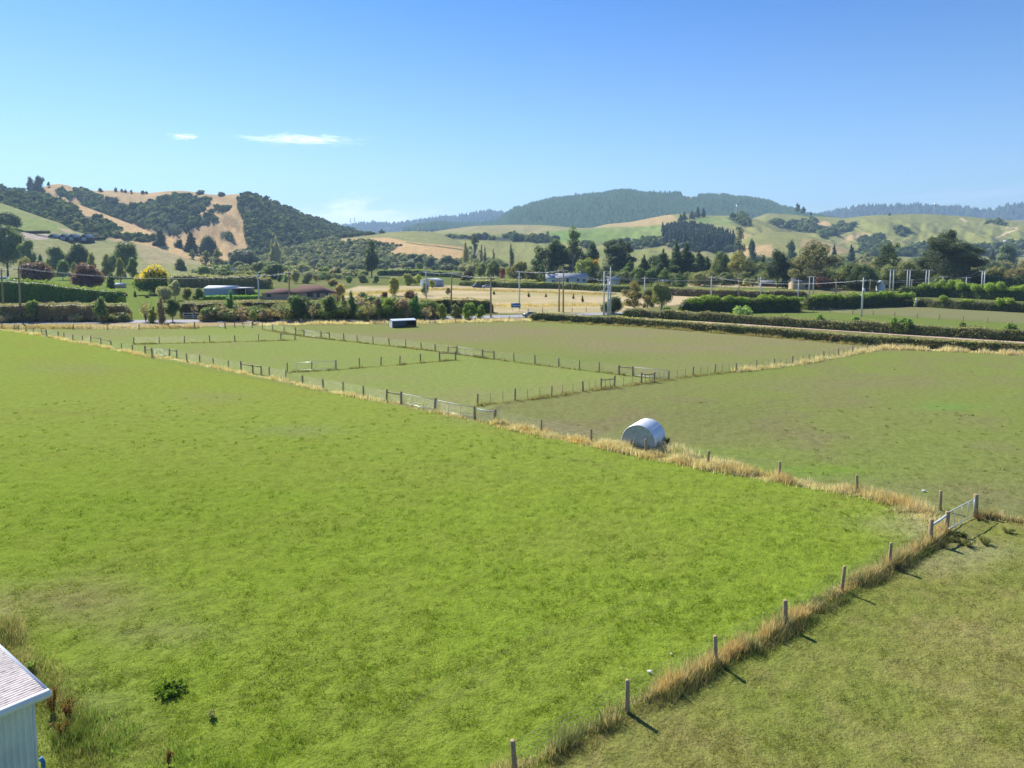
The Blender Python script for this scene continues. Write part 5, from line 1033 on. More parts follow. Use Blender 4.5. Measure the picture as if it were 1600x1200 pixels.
def house(label, x, yb, Lm, Wm, hw, hr, wm, rm, rz=0., wins=(), Y=None, z0=0, hip=False, name='house', base=None, door=None, chim=None, root=None, off=(0, 0), overhang=.4, cat='house'):
    if root is None:
        if base is not None: bx, by, z0 = base
        elif Y: by = Y; bx = P(x, YH+30, Y)[0]
        else: bx, by = G(x, yb)
        root = empty(name, (bx, by, z0), rz, label=label, cat=cat)
    ox, oy = off; hl, hw2 = Lm/2, Wm/2
    m = MB(); v = [(ox-hl, oy-hw2, -.5), (ox+hl, oy-hw2, -.5), (ox+hl, oy+hw2, -.5), (ox-hl, oy+hw2, -.5), (ox-hl, oy-hw2, hw), (ox+hl, oy-hw2, hw), (ox+hl, oy+hw2, hw), (ox-hl, oy+hw2, hw)]
    f = [(0, 1, 5, 4), (1, 2, 6, 5), (2, 3, 7, 6), (3, 0, 4, 7)]
    if not hip: v += [(ox-hl, oy, hw+hr-.06), (ox+hl, oy, hw+hr-.06)]; f += [(4, 8, 7), (5, 6, 9)]
    m.add(v, f); m.build('walls', wm, root)
    o2 = overhang; k = hr/hw2; e = hw-o2*k
    m = MB(); th = .14
    if hip:
        rl = max(hl-hw2, .3); tp = [(ox-rl, oy, hw+hr), (ox+rl, oy, hw+hr)]; c = [(ox-hl-o2, oy-hw2-o2, e), (ox+hl+o2, oy-hw2-o2, e), (ox+hl+o2, oy+hw2+o2, e), (ox-hl-o2, oy+hw2+o2, e)]
        m.add(c+tp+[(a, b_, z-th) for a, b_, z in c], [(0, 1, 5, 4), (2, 3, 4, 5), (3, 0, 4), (1, 2, 5), (6, 7, 1, 0), (7, 8, 2, 1), (8, 9, 3, 2), (9, 6, 0, 3), (9, 8, 7, 6)])
    else:
        for s_ in (-1, 1):
            a = [(ox-hl-o2, oy, hw+hr), (ox+hl+o2, oy, hw+hr), (ox+hl+o2, oy+s_*(hw2+o2), e), (ox-hl-o2, oy+s_*(hw2+o2), e)]
            m.add(a+[(p[0], p[1], p[2]-th) for p in a], [(0, 1, 2, 3), (7, 6, 5, 4), (3, 2, 6, 7), (0, 3, 7, 4), (1, 5, 6, 2)])
    ro = m.build('roof', rm, root)
    if chim: q = MB(); q.box(ox+chim-.4, ox+chim+.4, oy-.4, oy+.4, hw+hr-.8, hw+hr+1.1); q.build('chimney', wm, ro)
    for wx, wz, ww, wh in wins:
        q = MB(); q.box(ox+wx-ww/2-.08, ox+wx+ww/2+.08, oy-hw2-.06, oy-hw2-.005, wz-.08, wz+wh+.08); wf = q.build('window', WHITEW, root)
        q = MB(); q.box(ox+wx-ww/2, ox+wx+ww/2, oy-hw2-.1, oy-hw2-.062, wz, wz+wh); q.build('pane', GLASS, wf)
    if door is not None:
        q = MB(); q.box(ox+door[0]-door[1]/2, ox+door[0]+door[1]/2, oy-hw2-.07, oy-hw2-.004, 0, door[2]); q.build('door', GREYR, root)
    return root
# red-roofed house
r1 = house('low brick house with a wide red-brown hipped roof', 486, 466, 15, 9, 2.5, 2.2, BRICK, REDR, R(-4), [(1.2, .9, 2.2, 1.3), (4, .9, 1.1, 1.3), (7, .3, 1.0, 2.0)], Y=250, hip=True)
house('', 0, 0, 11, 8, 2.2, 1.5, BRICK, REDR, hip=True, root=r1, off=(-10, -1.6), wins=[(-3, .9, 1.6, 1.2)])
r2 = house('low white shed with blue-grey front and an open bay at its right end', 347, 462, 10.5, 8, 3.2, .8, BLUEW, WHR, R(-3), [], Y=263, name='shed', cat='shed', door=(1.5, 3.2, 2.2), overhang=.2)
q = MB(); q.box(5.3, 10.3, 3.7, 3.9, 0, 3); q.box(10.2, 10.35, -3.9, 3.9, 0, 3); q.build('bay_walls', TIM, r2); q = MB(); q.box(5.5, 10.5, -4.1, 4.1, 3.1, 3.25); q.build('bay_roof', GREYR, r2)
q = MB(); q.tube([(10.3, -3.9, 0), (10.3, -3.9, 3.1)], .08, 6); q.build('bay_post', WHITEW, r2)
house('blue and white steel shed behind the grey pole', 675, 449, 7, 9, 3.1, .8, BLUEW, WHR, R(55), [], Y=345, name='shed', cat='shed', door=(0, 3, 2.8), overhang=.15)
r3 = house('pale grey weatherboard house with grey iron roof, in front of the dark grove', 893, 452, 16, 8, 3.7, 2.1, GREYW, GREYR, R(-3), [(-2.2, 1, 1.4, 2.2), (3.2, 1.9, 1.1, 1.1), (6.2, 1.9, 1.1, 1.1)], Y=365, chim=4.5)
house('', 0, 0, 5.5, 7, 3.5, 1.9, WHITEW, GREYR, root=r3, off=(-10.2, -.8), wins=[(1, 1, 1.6, 1.3)], chim=-2)
hb_ = onhill('C', 108, 377); 
r4 = house('modern black-clad house of four white-windowed gables on the hill terrace', 0, 0, 9, 14, 3.2, 3.0, DARKW, GREYR, R(90-4), [], base=(hb_[0], hb_[1], hb_[2]+.3))
for k, (ofy, wdt) in enumerate([(13.5, 0), (4.5, 0), (-5.5, 0), (-16, 0)]):
    if k: pass
# gables facing the camera: rebuild as separate wings
for c_ in list(r4.children): 
    for g_ in list(c_.children): bpy.data.objects.remove(g_)
    bpy.data.objects.remove(c_)
r4.rotation_euler = (0, 0, R(3))
def gable(root, ox, wd, dp, hw, hr, wm, rm):
    m = MB(); y0 = -dp/2; m.add([(ox-wd/2, y0, -1), (ox+wd/2, y0, -1), (ox+wd/2, y0, hw), (ox, y0, hw+hr), (ox-wd/2, y0, hw), (ox-wd/2, -y0, -1), (ox+wd/2, -y0, -1), (ox+wd/2, -y0, hw), (ox, -y0, hw+hr), (ox-wd/2, -y0, hw)], [(0, 1, 2, 3, 4), (9, 8, 7, 6, 5), (1, 6, 7, 2), (5, 0, 4, 9)]); m.build('walls', wm, root)
    m = MB()
    for s_ in (-1, 1):
        a = [(ox, y0-.5, hw+hr+.15), (ox, -y0+.5, hw+hr+.15), (ox+s_*(wd/2+.5), -y0+.5, hw-.15), (ox+s_*(wd/2+.5), y0-.5, hw-.15)]; m.add(a+[(p[0], p[1], p[2]-.25) for p in a], [(0, 1, 2, 3), (7, 6, 5, 4), (0, 3, 7, 4), (3, 2, 6, 7)])
    m.build('roof', rm, root)
    q = MB(); q.box(ox-wd*.3, ox+wd*.3, y0-.1, y0-.02, .2, hw-.3); wf = q.build('window', WHITEW, root)
    for k in (-1, 0, 1): q = MB(); q.box(ox+k*wd*.19-wd*.08, ox+k*wd*.19+wd*.08, y0-.16, y0-.102, .5, hw-.6); q.build('pane', BLUEW, wf)
sc_ = hb_[1]/F
for cxp, wp_ in ((-21, 12), (-5, 12), (8, 10), (27, 12)): gable(r4, cxp*sc_, wp_*sc_*.95, 12, 3.3, 2.6, DARKW, GREYR)
for a0, a1 in ((-33, -27), (-15, -11), (1, 4), (13, 21)): q = MB(); q.box(a0*sc_, a1*sc_, -5, 5, -1, 3.0); q.build('link_wing', DARKW, r4)
def hillhedge(px, py, x0, x1, h, label):
    hd = onhill('C', px, py); m = MB(); n = int((x1-x0)*sc_/1.6)
    crown_cards(m, [(((x0+(x1-x0)*(k+.5)/n)*sc_, RS.uniform(-.2, .2), h*.5), (1.3, 1.5, h*.52*RS.uniform(.92, 1.06))) for k in range(n)], .6, (.03, .045, .02), dens=1.2, corek=.9)
    o_ = m.build('hedge', LM, label=label, cat='hedge'); o_.location = tuple(hd)
hillhedge(55, 366, -24, 23, 3.4, 'dark clipped hedge running left from the black hill house'); hillhedge(153, 376, -12, 11, 3.6, 'short dark hedge at the right end of the black hill house')
house('long low white glasshouse roof above the purple trees, left one', 68, 425, 26, 8, 2.5, 1, GREYW, WHR, R(2), [], Y=640, name='glasshouse', cat='glasshouse'); house('long low white glasshouse roof, right one', 119, 425, 17, 8, 2.3, .9, GREYW, WHR, R(2), [], Y=620, name='glasshouse', cat='glasshouse')
house('grey-roofed farm shed among bushes, left of the pale poplars', 345, 424, 20, 10, 3.6, 1.5, GREYW, GREYR, R(-6), [], Y=560, name='shed', cat='shed')
house('small dark-roofed garage on the lawn behind the purple beech', 183, 440, 6, 4, 1.6, .6, TANW, WHR, R(4), [], Y=330, name='shed', cat='shed')
house('small white gabled house between the trees left of the huge cypress', 1377, 458, 3.4, 2.6, 3.2, 1.3, WHITEW, GREYR, R(80), [], Y=300)
house('tan wall of a house glimpsed under the large gum', 1252, 456, 9, 6, 3.4, 1.4, TANW, DKR, R(5), [(1, 1, 1.2, 1.2)], Y=318)
house('dark low roof beside the lawn left of the broad dark tree', 1213, 455, 15, 6, 2.0, .9, TIM, DKR, R(-4), [], Y=345, name='shed', cat='shed')
house('tiny white farm building on the right pastoral hill', 1573, 379, 14, 7, 3, 2, WHITEW, WHR, R(-10), [], base=onhill('R', 1573, 379), name='farm_building', cat='building')
house('cream cottage glimpsed right of the golden crown patch', 960, 449, 4.5, 3.5, 2.6, 1.2, CREAM, GREYR, R(15), [], Y=362)
# ------------------------------------------------------------------ corrugated round hut
def cor(n, amp, u): return amp*math.sin(u*2*math.pi)
hx, hy = G(997, 699); root = empty('round_hut', (hx, hy, 0), R(-30), label='half-round corrugated iron animal hut beside the fence', cat='hut')
Rr = 1.40; m = MB(); nA_ = 40; nL = 150; Ln = 2.7; v = []
for i in range(nL+1):
    y = -Ln/2*0+i/nL*Ln
    rad = Rr+.03*math.sin(i/nL*Ln/.18*2*math.pi)
    for k in range(nA_+1):
        a = R(-14)+R(208)*k/nA_; v.append((rad*math.cos(a), y, .42+rad*math.sin(a)*1.0))
m.add(v, [(i*(nA_+1)+k, i*(nA_+1)+k+1, (i+1)*(nA_+1)+k+1, (i+1)*(nA_+1)+k) for i in range(nL) for k in range(nA_)])
HUTM = mat('new corrugated iron', (.72, .76, .80), .42, .25, 3, .06, .5)
m.build('curved_roof', HUTM, root, smooth=True)
m = MB(); v = [(0, 0, 0)]; nA2 = 60
v = []
for k in range(nA2+1):
    a = R(-14)+R(208)*k/nA2; v.append(((Rr-.03)*math.cos(a), .06, .42+(Rr-.03)*math.sin(a)))
m.add(v, [tuple(range(nA2+1))]); m.build('end_panel', mat('dull galvanised sheet', (.36, .43, .43), .5, .2, 2.2, .22, .4), root)
m = MB(); m.add([(a, Ln-.05, c) for a, b_, c in v], [tuple(range(nA2, -1, -1))]); m.build('end_panel', bpy.data.materials['dull galvanised sheet'], root)
for k in (60, 92):
    a = R(k-8*0) ; m = MB(); m.tube([((Rr+.03)*math.cos(R(k-45)), 0, .42+(Rr+.03)*math.sin(R(k-45))), ((Rr+.03)*math.cos(R(k-45)), Ln, .42+(Rr+.03)*math.sin(R(k-45)))], .012, 5); m.build('seam', GALV, root)
# dark open shelter by the road
sx, sy = G(629, 510.5); root = empty('shelter', (sx, sy, 0), R(26), label='low open-fronted shelter with pale curved end by the roadside fence', cat='shelter')
W2, D2, H2 = 5.4, 2.6, 1.75; m = MB()
m.add([(-W2/2, -D2/2, H2*.85), (W2/2, -D2/2, H2*.85), (W2/2, D2*.1, H2), (-W2/2, D2*.1, H2), (W2/2, D2/2, H2*.7), (-W2/2, D2/2, H2*.7)], [(0, 1, 2, 3), (3, 2, 4, 5)])
m.add([(-W2/2, -D2/2, H2*.85-.1), (W2/2, -D2/2, H2*.85-.1), (W2/2, D2*.1, H2-.1), (-W2/2, D2*.1, H2-.1), (W2/2, D2/2, H2*.7-.1), (-W2/2, D2/2, H2*.7-.1)], [(3, 2, 1, 0), (5, 4, 2, 3)]); m.add([(-W2/2, -D2/2-.01, H2*.85), (W2/2, -D2/2-.01, H2*.85), (W2/2, -D2/2-.01, H2*.85-.14), (-W2/2, -D2/2-.01, H2*.85-.14)], [(0, 3, 2, 1)])
m.build('roof', mat('pale blue-grey roofing', (.38, .45, .50), .7, .0), root)
for sgn in (-1, 1):
    m = MB(); x_ = sgn*(W2/2-.05); pf = [(x_, -D2/2+.1, 0), (x_, -D2/2+.1, H2*.8), (x_, D2*.1, H2-.12), (x_, D2/2-.03, H2*.68), (x_, D2/2-.03, 0)]; m.add(pf+[(a+.04, b_, c) for a, b_, c in pf], [(0, 1, 2, 3, 4), (9, 8, 7, 6, 5)]); m.build('side_wall', WHITEW if sgn < 0 else TIM, root)
m = MB(); m.box(-W2/2, W2/2, D2/2-.08, D2/2-.04, 0, H2*.68); m.build('back_wall', TIM, root); m = MB(); m.box(-W2/2+.1, W2*.08, -D2/2+.12, -D2/2+.16, 0, H2*.8); m.build('front_panel', wallmat('dark teal panel', (.07, .10, .11)), root)
# white door-like end cone beside it
# ------------------------------------------------------------------ near shed corner
C0 = np.array((*G(75, 1082, 3.0), 3.0)); bE = np.array((*G(0, 1012, 3.0), 3.0)); bL = bE-C0; bL /= np.linalg.norm(bL); aL = np.array((-bL[1], bL[0], 0))
if aL[1] > 0: aL = -aL
_t = min(np.linspace(.2, 3, 400), key=lambda q: abs(proj(*(C0+aL*q+np.array((0, 0, .19*q))))[0])); SL = min(np.linspace(0, .4, 200), key=lambda s_: abs(proj(*(C0+aL*_t+np.array((0, 0, s_*_t))))[1]-1113))
root = empty('shed', (C0[0], C0[1], 0), math.atan2(aL[1], aL[0]), label='white corrugated farm shed corner at the bottom left of the photo', cat='shed')
# local axes: +x along the visible wall (aL), -y is bL side
LW = 7.5; LB = 12.0
def cs(u, amp=.02, p=.13): return amp*math.sin(u/p*2*math.pi)
m = MB(); v = []; nb_ = 640; ys2 = np.linspace(0, LB, nb_+1)
for i in range(nb_+1):
    for xx in (0, LW): v.append((xx, -ys2[i], 3.0+SL*xx+cs(ys2[i])))
m.add(v, [(2*i, 2*i+2, 2*i+3, 2*i+1) for i in range(nb_)])
mr_, t = nt('lichened white corrugated roof'); rgb = nd(t, 'ShaderNodeRGB'); rgb.outputs[0].default_value = (.86, .74, .64, 1)
c_, f_ = noisecol(t, rgb.outputs[0], 1.4, .75, 1.1, 6); tc = nd(t, 'ShaderNodeTexCoord'); mp = nd(t, 'ShaderNodeMapping'); mp.inputs['Scale'].default_value = (3, 14, 3); t.links.new(tc.outputs['Object'], mp.inputs[0])
nz = nd(t, 'ShaderNodeTexNoise'); nz.inputs['Scale'].default_value = 1.2; nz.inputs['Detail'].default_value = 8; nz.inputs['Roughness'].default_value = .75; t.links.new(mp.outputs[0], nz.inputs[0])
cr = nd(t, 'ShaderNodeMapRange'); cr.inputs[1].default_value = .5; cr.inputs[2].default_value = .64; t.links.new(nz.outputs['Fac'], cr.inputs[0])
mx = nd(t, 'ShaderNodeMixRGB'); t.links.new(cr.outputs[0], mx.inputs[0]); t.links.new(c_, mx.inputs[1]); mx.inputs[2].default_value = (.22, .17, .15, 1)
bs = nd(t, 'ShaderNodeBsdfPrincipled'); bs.inputs['Roughness'].default_value = .6; t.links.new(mx.outputs[0], bs.inputs[0]); o = nd(t, 'ShaderNodeOutputMaterial'); t.links.new(bs.outputs[0], o.inputs[0])
m.build('roof', mr_, root, smooth=True)
PWALL = mat('pale blue-green cladding', (.70, .71, .64), .6, 0, 1.1, .14)
m = MB(); v = []; nw = 500
for i in range(nw+1):
    xx = .3+(LW-.3)*i/nw
    for zz in (0, 1): v.append((xx, -.3+.03*math.sin((xx)/.16*2*math.pi), -.1 if zz == 0 else 2.9+SL*xx))
m.add(v, [(2*i, 2*i+2, 2*i+3, 2*i+1) for i in range(nw)]); m.build('end_wall', PWALL, root)
m = MB(); v = []; nw = 300
for i in range(nw+1):
    yy2 = -.3-(LB-.6)*i/nw
    for zz in (0, 1): v.append((.3+.02*math.sin(yy2/.14*2*math.pi), yy2, -.1 if zz == 0 else 2.98))
m.add(v, [(2*i, 2*i+1, 2*i+3, 2*i+2) for i in range(nw)]); m.build('side_wall', PWALL, root)
m = MB()
def skew(b0, x0, x1, y0, y1, z0, z1):
    vv = [(x, y, z+SL*x) for z in (z0, z1) for y in (y0, y1) for x in (x0, x1)]
    b0.add(vv, [(0, 2, 3, 1), (4, 5, 7, 6), (0, 1, 5, 4), (1, 3, 7, 5), (3, 2, 6, 7), (2, 0, 4, 6)])
skew(m, -.04, LW, .0, .05, 2.86, 3.05); skew(m, -.04, LW, -.1, .05, 3.052, 3.07); m.build('barge_flashing', mat('white flashing', (.8, .82, .84), .4, 0, 3, .05), root)
m = MB(); m.box(-.1, .02, -LB, 0, 2.84, 2.97); m.build('gutter', bpy.data.materials['white flashing'], root)
m = MB(); skew(m, .27, LW, -.274, -.245, 2.72, 2.82); m.build('trim_board', PWALL, root)
m = MB(); m.box(.26, .33, -.33, -.265, 0, 2.85); m.build('corner_trim', PWALL, root)
m = MB(); m.tube([(.1, -.4, 0), (.1, -.4, .75), (.16, -.4, .9)], .06, 8, (.06, .18, .35)); tag(m.build('water_pipe', VM), 'blue plastic pipe end at the foot of the white shed wall', 'pipe').matrix_world = root.matrix_world
o = bpy.data.objects['water_pipe']; o.location = root.location; o.rotation_euler = root.rotation_euler
# ------------------------------------------------------------------ vehicles, sign, animals
def car(label, x, yb, rz, col, kind='car', Y=None, L=4.5):
    if Y: by = Y; bx = P(x, YH+30, Y)[0]
    else: bx, by = G(x, yb)
    root = empty('parked_car' if kind != 'van' else 'parked_van', (bx, by, .0), rz, label=label, cat='car' if kind == 'car' else kind); s_ = L/4.5
    prof = {'car': [(-2.25, .35), (-2.25, .85), (-1.5, .98), (-.85, 1.42), (.75, 1.45), (1.55, 1.0), (2.2, .88), (2.25, .35)], 'van': [(-2.4, .35), (-2.4, 1.1), (-1.8, 1.3), (-1.3, 2.1), (2.4, 2.15), (2.45, .35)], 'ute': [(-2.4, .4), (-2.4, .95), (-1.4, 1.1), (-.8, 1.65), (.4, 1.65), (.6, 1.1), (2.5, 1.1), (2.5, .4)]}[kind]
    m = MB(); n = len(prof); v = []
    for yy2, k in ((-.85, .0), (.85, .0)):
        for a, c in prof: v.append((a*s_, yy2*(1 if c < 1.05 else .86)*s_, c*s_))
    f = [tuple(range(n)), tuple(range(2*n-1, n-1, -1))]+[(i, n+i, n+(i+1) % n, (i+1) % n) for i in range(n)]
    m.add(v, f); m.build('body', mat('car paint', col, .3, .2, 2, .03, .6), root)
    m = MB(); z0, z1 = (1.0, 1.36) if kind == 'car' else (1.25, 1.85) if kind == 'van' else (1.15, 1.55)
    for sg in (-1, 1):
        yo = .80*s_; a0, a1 = (-1.2, 1.05) if kind == 'car' else (-1.6, 1.9) if kind == 'van' else (-1.1, .35)
        m.add([(a0*s_, sg*(yo+.06), z0*s_), (a1*s_, sg*(yo+.06), z0*s_), ((a1-.3)*s_, sg*(yo-.03), z1*s_), ((a0+.4)*s_, sg*(yo-.03), z1*s_)], [(0, 1, 2, 3)])
    m.build('windows', GLASS, root)
    for a in (-1.4, 1.4):
        for sg in (-1, 1): m = MB(); m.tube([(a*s_, sg*.72, .33), (a*s_, sg*.9, .33)], .33, 14, (.02, .02, .02)); w_ = m.build('wheel', VM, root); m = MB(); m.tube([(a*s_, sg*.9, .33), (a*s_, sg*.915, .33)], .19, 10, (.4, .4, .4)); m.build('rim', VM, w_)
car('silver-green car on the road by the end of the near hedge', 831, 496.0, R(174), (.22, .27, .25))
car('white van among the vehicles at the left edge', 3, 432, R(10), (.8, .82, .85), 'van', Y=400, L=6); car('pale blue car among the vehicles at the left edge, beside the van', 19, 432, R(5), (.45, .55, .65), 'car', Y=398, L=5); car('white ute at the right end of the vehicles near the red-purple beech', 36, 432, R(-8), (.7, .74, .76), 'ute', Y=396, L=5.4)
car('dark ute parked by the round dark tree, left one', 746, 449.5, R(8), (.1, .12, .14), 'ute', L=5); car('silver car parked behind the straw field, right of the dark ute', 761, 450, R(3), (.45, .48, .5), 'car', L=4.6); car('dark car parked under the trees left of the broad dark tree', 1197, 447, R(4), (.12, .14, .17), 'car', Y=345)
sx, sy = G(806, 486.5); root = empty('road_sign', (sx, sy, 0), R(-3), label='blue rectangular road sign on two posts beside the pole', cat='sign')
for k in (-.95, .95): m = MB(); m.tube([(k, 0, 0), (k, 0, 2.2)], .05, 7, (.25, .25, .25)); m.build('post', VM, root)
m = MB(); m.box(-1.3, 1.3, -.09, -.055, 1.05, 2.25, (.05, .16, .38)); p_ = m.build('panel', VM, root); m = MB(); m.box(-1.15, 1.15, -.1, -.092, 1.6, 1.68, (.75, .78, .8)); m.build('white_band', VM, p_)
def cow(label, x, yb, rz, col, Y=None):
    bx, by = G(x, yb); root = empty('cow', (bx, by, 0), rz, label=label, cat='cow')
    m = MB(); m.tube([(-1.05, 0, 1.05), (-.8, 0, 1.08), (-.3, 0, 1.0), (.3, 0, .98), (.8, 0, 1.05), (1.05, 0, 1.15), (1.35, 0, 1.0), (1.55, 0, .6), (1.7, 0, .35)], [.15, .33, .38, .38, .33, .25, .15, .16, .08], 10, col)
    for a in (-.8, .8):
        for sg in (-1, 1): m.tube([(a, sg*.2, .9), (a+.06, sg*.2, .5), (a, sg*.2, .02)], [.14, .08, .06], 6, col)
    m.tube([(-1.08, 0, 1.1), (-1.2, 0, .8), (-1.18, 0, .5)], [.03, .025, .04], 5, col); m.build('body', VM, root, smooth=True)
cow('dark cow grazing on the lawn below the tall green tree', 1130, 448.2, R(5), (.03, .025, .02)); cow('brown cow grazing right of the dark cow', 1138, 448.4, R(170), (.12, .07, .04)); cow('dark cow near the fence below the clumpy olive gum', 1160, 449, R(15), (.03, .028, .025))
def stone(label, x, y, s_, c=(.75, .74, .7)):
    px_, py_ = G(x, y); m = MB(); v = I2[0]*np.array((s_, s_*.7, s_*.45))*RS.uniform(.8, 1.15, (len(I2[0]), 1)); m.add(v, I2[1], c); o_ = m.build('stone', VM, label=label, cat='stone'); o_.location = (px_, py_, .05)
stone('white stone in the paddock behind the long fence near the right gate', 1443.5, 768, .14); stone('white stone at the foot of the near dry-grass strip', 1015, 1051, .1); stone('small pale stone beside the third near post', 1049, 1020+3, .05)
# ------------------------------------------------------------------ grass, dry strips and weeds
def blades(mb, x, y, h, wd, cols, lean=.35, z=None):
    n = len(x); a = RS.uniform(0, 2*np.pi, n); dx, dy = np.cos(a), np.sin(a); l = RS.normal(0, lean, (n, 2))*h[:, None]
    z0 = gz(x, y)-.02 if z is None else z
    b0 = np.stack([x-dx*wd, y-dy*wd, z0], 1); b1 = np.stack([x+dx*wd, y+dy*wd, z0], 1)
    tp = np.stack([x+l[:, 0], y+l[:, 1], z0+h], 1)
    mb.add(np.stack([b0, b1, tp], 1).reshape(-1, 3), np.arange(3*n).reshape(-1, 3), np.repeat(cols, 3, axis=0))
def pasture():
    n = 52000; py = RS.uniform(0, 1, n)**.8*(1290-625)+625; px = RS.uniform(-60, 1660, n)
    g = np.array([G(a, b) for a, b in zip(px, py)]); x, y = g[:, 0], g[:, 1]
    cl = sm(fbm(x*1.3, y*1.3, 3, 91), .35, .7); keep = RS.uniform(0, 1, n) < .35+.65*cl; x, y, cl, py = x[keep], y[keep], cl[keep], py[keep]; n = len(x)
    k = 7; d = y; base = cover(x, y); nearf = (sdf(*proj(x, y, np.zeros(n)), NEARP) > 0)
    X_ = np.repeat(x, k)+RS.normal(0, .07, n*k)*np.repeat(d/30, k); Y_ = np.repeat(y, k)+RS.normal(0, .07, n*k)*np.repeat(d/30, k)
    hh = np.repeat(np.where(nearf, .085, .06)*(.6+.9*cl), k)*RS.uniform(.5, 1.4, n*k); wd = np.repeat(d/711*.32, k)*RS.uniform(.6, 1.2, n*k)
    cc = np.repeat(base, k, axis=0)*RS.uniform(.8, 1.3, (n*k, 1)); dry = RS.uniform(0, 1, n*k) < .05; cc[dry] = (.38, .33, .17)
    m = MB(); blades(m, X_, Y_, hh, wd, np.clip(cc*1.08, 0, 1), .9); m.build('grass', GRM, kind='stuff')
pasture()
def tufts(n, poly, h, cols, name, k=14, lo=620, sp=.09):
    py = RS.uniform(0, 1, n)**.85*(1290-lo)+lo; px = RS.uniform(-60, 1660, n); ok = sdf(px, py, poly) > 4; px, py = px[ok], py[ok]
    g = np.array([G(a, b) for a, b in zip(px, py)]); x, y = g[:, 0], g[:, 1]; ok = RS.uniform(0, 1, len(x)) < sm(fbm(x*.12, y*.12, 3, 131), .35, .65); x, y = x[ok], y[ok]; n = len(x)
    s_ = RS.uniform(.6, 1.5, n); X_ = np.repeat(x, k)+RS.normal(0, 1, n*k)*np.repeat(sp*s_, k); Y_ = np.repeat(y, k)+RS.normal(0, 1, n*k)*np.repeat(sp*s_, k)
    cc = np.array(cols)[RS.randint(0, len(cols), n)]; cc = np.repeat(cc, k, axis=0)*RS.uniform(.75, 1.25, (n*k, 1))
    m = MB(); blades(m, X_, Y_, h*np.repeat(s_, k)*RS.uniform(.6, 1.2, n*k), np.repeat(y/711*.35, k), cc, .5); m.build(name, GRM, kind='stuff')
tufts(5200, NEARP, .13, [(.155, .235, .025), (.17, .25, .028), (.2, .26, .035), (.14, .2, .03)], 'grass_tufts')
tufts(1600, NEARP, .08, [(.34, .36, .12), (.4, .38, .18), (.28, .35, .08)], 'dry_grass_tufts')
tufts(3200, BRP, .10, [(.12, .15, .04), (.32, .28, .13), (.15, .19, .04), (.2, .17, .09)], 'grass_tufts')
tufts(3000, BIGR, .12, [(.11, .13, .04), (.22, .17, .1), (.14, .19, .03)], 'grass_tufts', lo=575)
tufts(500, NEARP, .025, [(.75, .75, .68)], 'clover_flowers', k=3, sp=.03)
def dry(label, pts, wd, h, dens, cols, name='dry_grass', side=0.):
    W = [G(a, b) for a, b in pts]; q, L = resamp([(a, b) for a, b in W], .4); n = int(L*wd*dens)
    u = RS.uniform(0, 1, n)*(len(q)-1.001); i = u.astype(int); fr = (u-i)[:, None]; p = q[i]*(1-fr)+q[i+1]*fr
    t_ = q[np.minimum(i+1, len(q)-1)]-q[i]; t_ = t_/np.linalg.norm(t_, axis=1)[:, None]
    s0 = (fbm(p[:, 0]*.8, p[:, 1]*.8, 3, 95)-.5)*.9
    off = np.clip(RS.normal(0, .33, n), -1, 1)*wd/2*1.3+s0*wd*.3+side
    x = p[:, 0]-t_[:, 1]*off; y = p[:, 1]+t_[:, 0]*off
    cl = fbm(x*.7, y*.7, 4, 97); hh = h*(.38+1.15*sm(cl, .32, .68))*RS.uniform(.5, 1.15, n)
    w_ = np.maximum(.006, y/711*.30)*RS.uniform(.6, 1.3, n); ci = (fbm(x*.7+5, y*.7, 3, 99)*1.0+RS.normal(0, .17, n)); ci = np.clip((ci-.25)*2*len(cols), 0, len(cols)-1).astype(int)
    cc = np.array(cols)[ci]*RS.uniform(.75, 1.25, (n, 1)); m = MB(); blades(m, x, y, hh, w_, cc, .3); m.build(name, GRM, kind='stuff')
OR = [(.56, .38, .21), (.62, .45, .27), (.68, .53, .36), (.50, .39, .24), (.24, .25, .12), (.7, .58, .42), (.18, .2, .08)]; PALE = [(.68, .57, .44), (.6, .48, .35), (.74, .65, .52), (.5, .43, .3), (.28, .3, .13)]
F1 = [(760, 1240), (805, 1212), (980, 1112), (1118, 1039), (1227, 981), (1315, 924), (1390, 886), (1453, 850), (1478, 832)]
dry('', F1, .8, .47, 680, OR, side=.12); dry('', F1, .8, .3, 420, [(.10, .14, .05), (.16, .15, .09), (.24, .2, .13)], side=-.35, name='verge_grass'); dry('', F1, 1.5, .22, 350, [(.12, .15, .05), (.2, .19, .09), (.1, .12, .045)], name='verge_grass')
F2 = [(1460, 806), (1400, 785), (1339, 770), (1218, 749), (1106, 730), (1009, 711), (924, 694), (846, 678), (773, 662)]
dry('', F2, 1.9, .46, 300, PALE+OR[:2]); dry('', [(1480, 826), (1440, 812), (1400, 795)], 2.2, .35, 200, PALE, name='straw_patch')
dry('', [(940, 690), (970, 697), (1040, 700), (1100, 722), (1160, 730)], 2.0, .5, 150, PALE)
dry('', [(1528, 806), (1560, 810), (1640, 822), (1790, 842)], 1.1, .4, 250, OR+[(.2, .15, .08)])
dry('', [(773, 662), (742, 657), (680, 644), (627, 633), (568, 622), (505, 610), (447, 596), (395, 586), (334, 574), (276, 562), (227, 556), (158, 541), (114, 534), (65, 524), (3, 515), (-70, 511)], 1.2, .38, 60, PALE+OR[:3])
dry('', [(745, 634), (805, 627), (862, 620), (939, 608), (1002, 600), (1083, 588), (1150, 581)], 1.0, .35, 70, [(.3, .25, .13), (.2, .2, .09), (.38, .3, .17)])
dry('', [(1150, 581), (1210, 574), (1263, 566), (1310, 557), (1355, 549), (1385, 544)], 1.6, .6, 60, PALE[:3]+[(.55, .46, .3)])
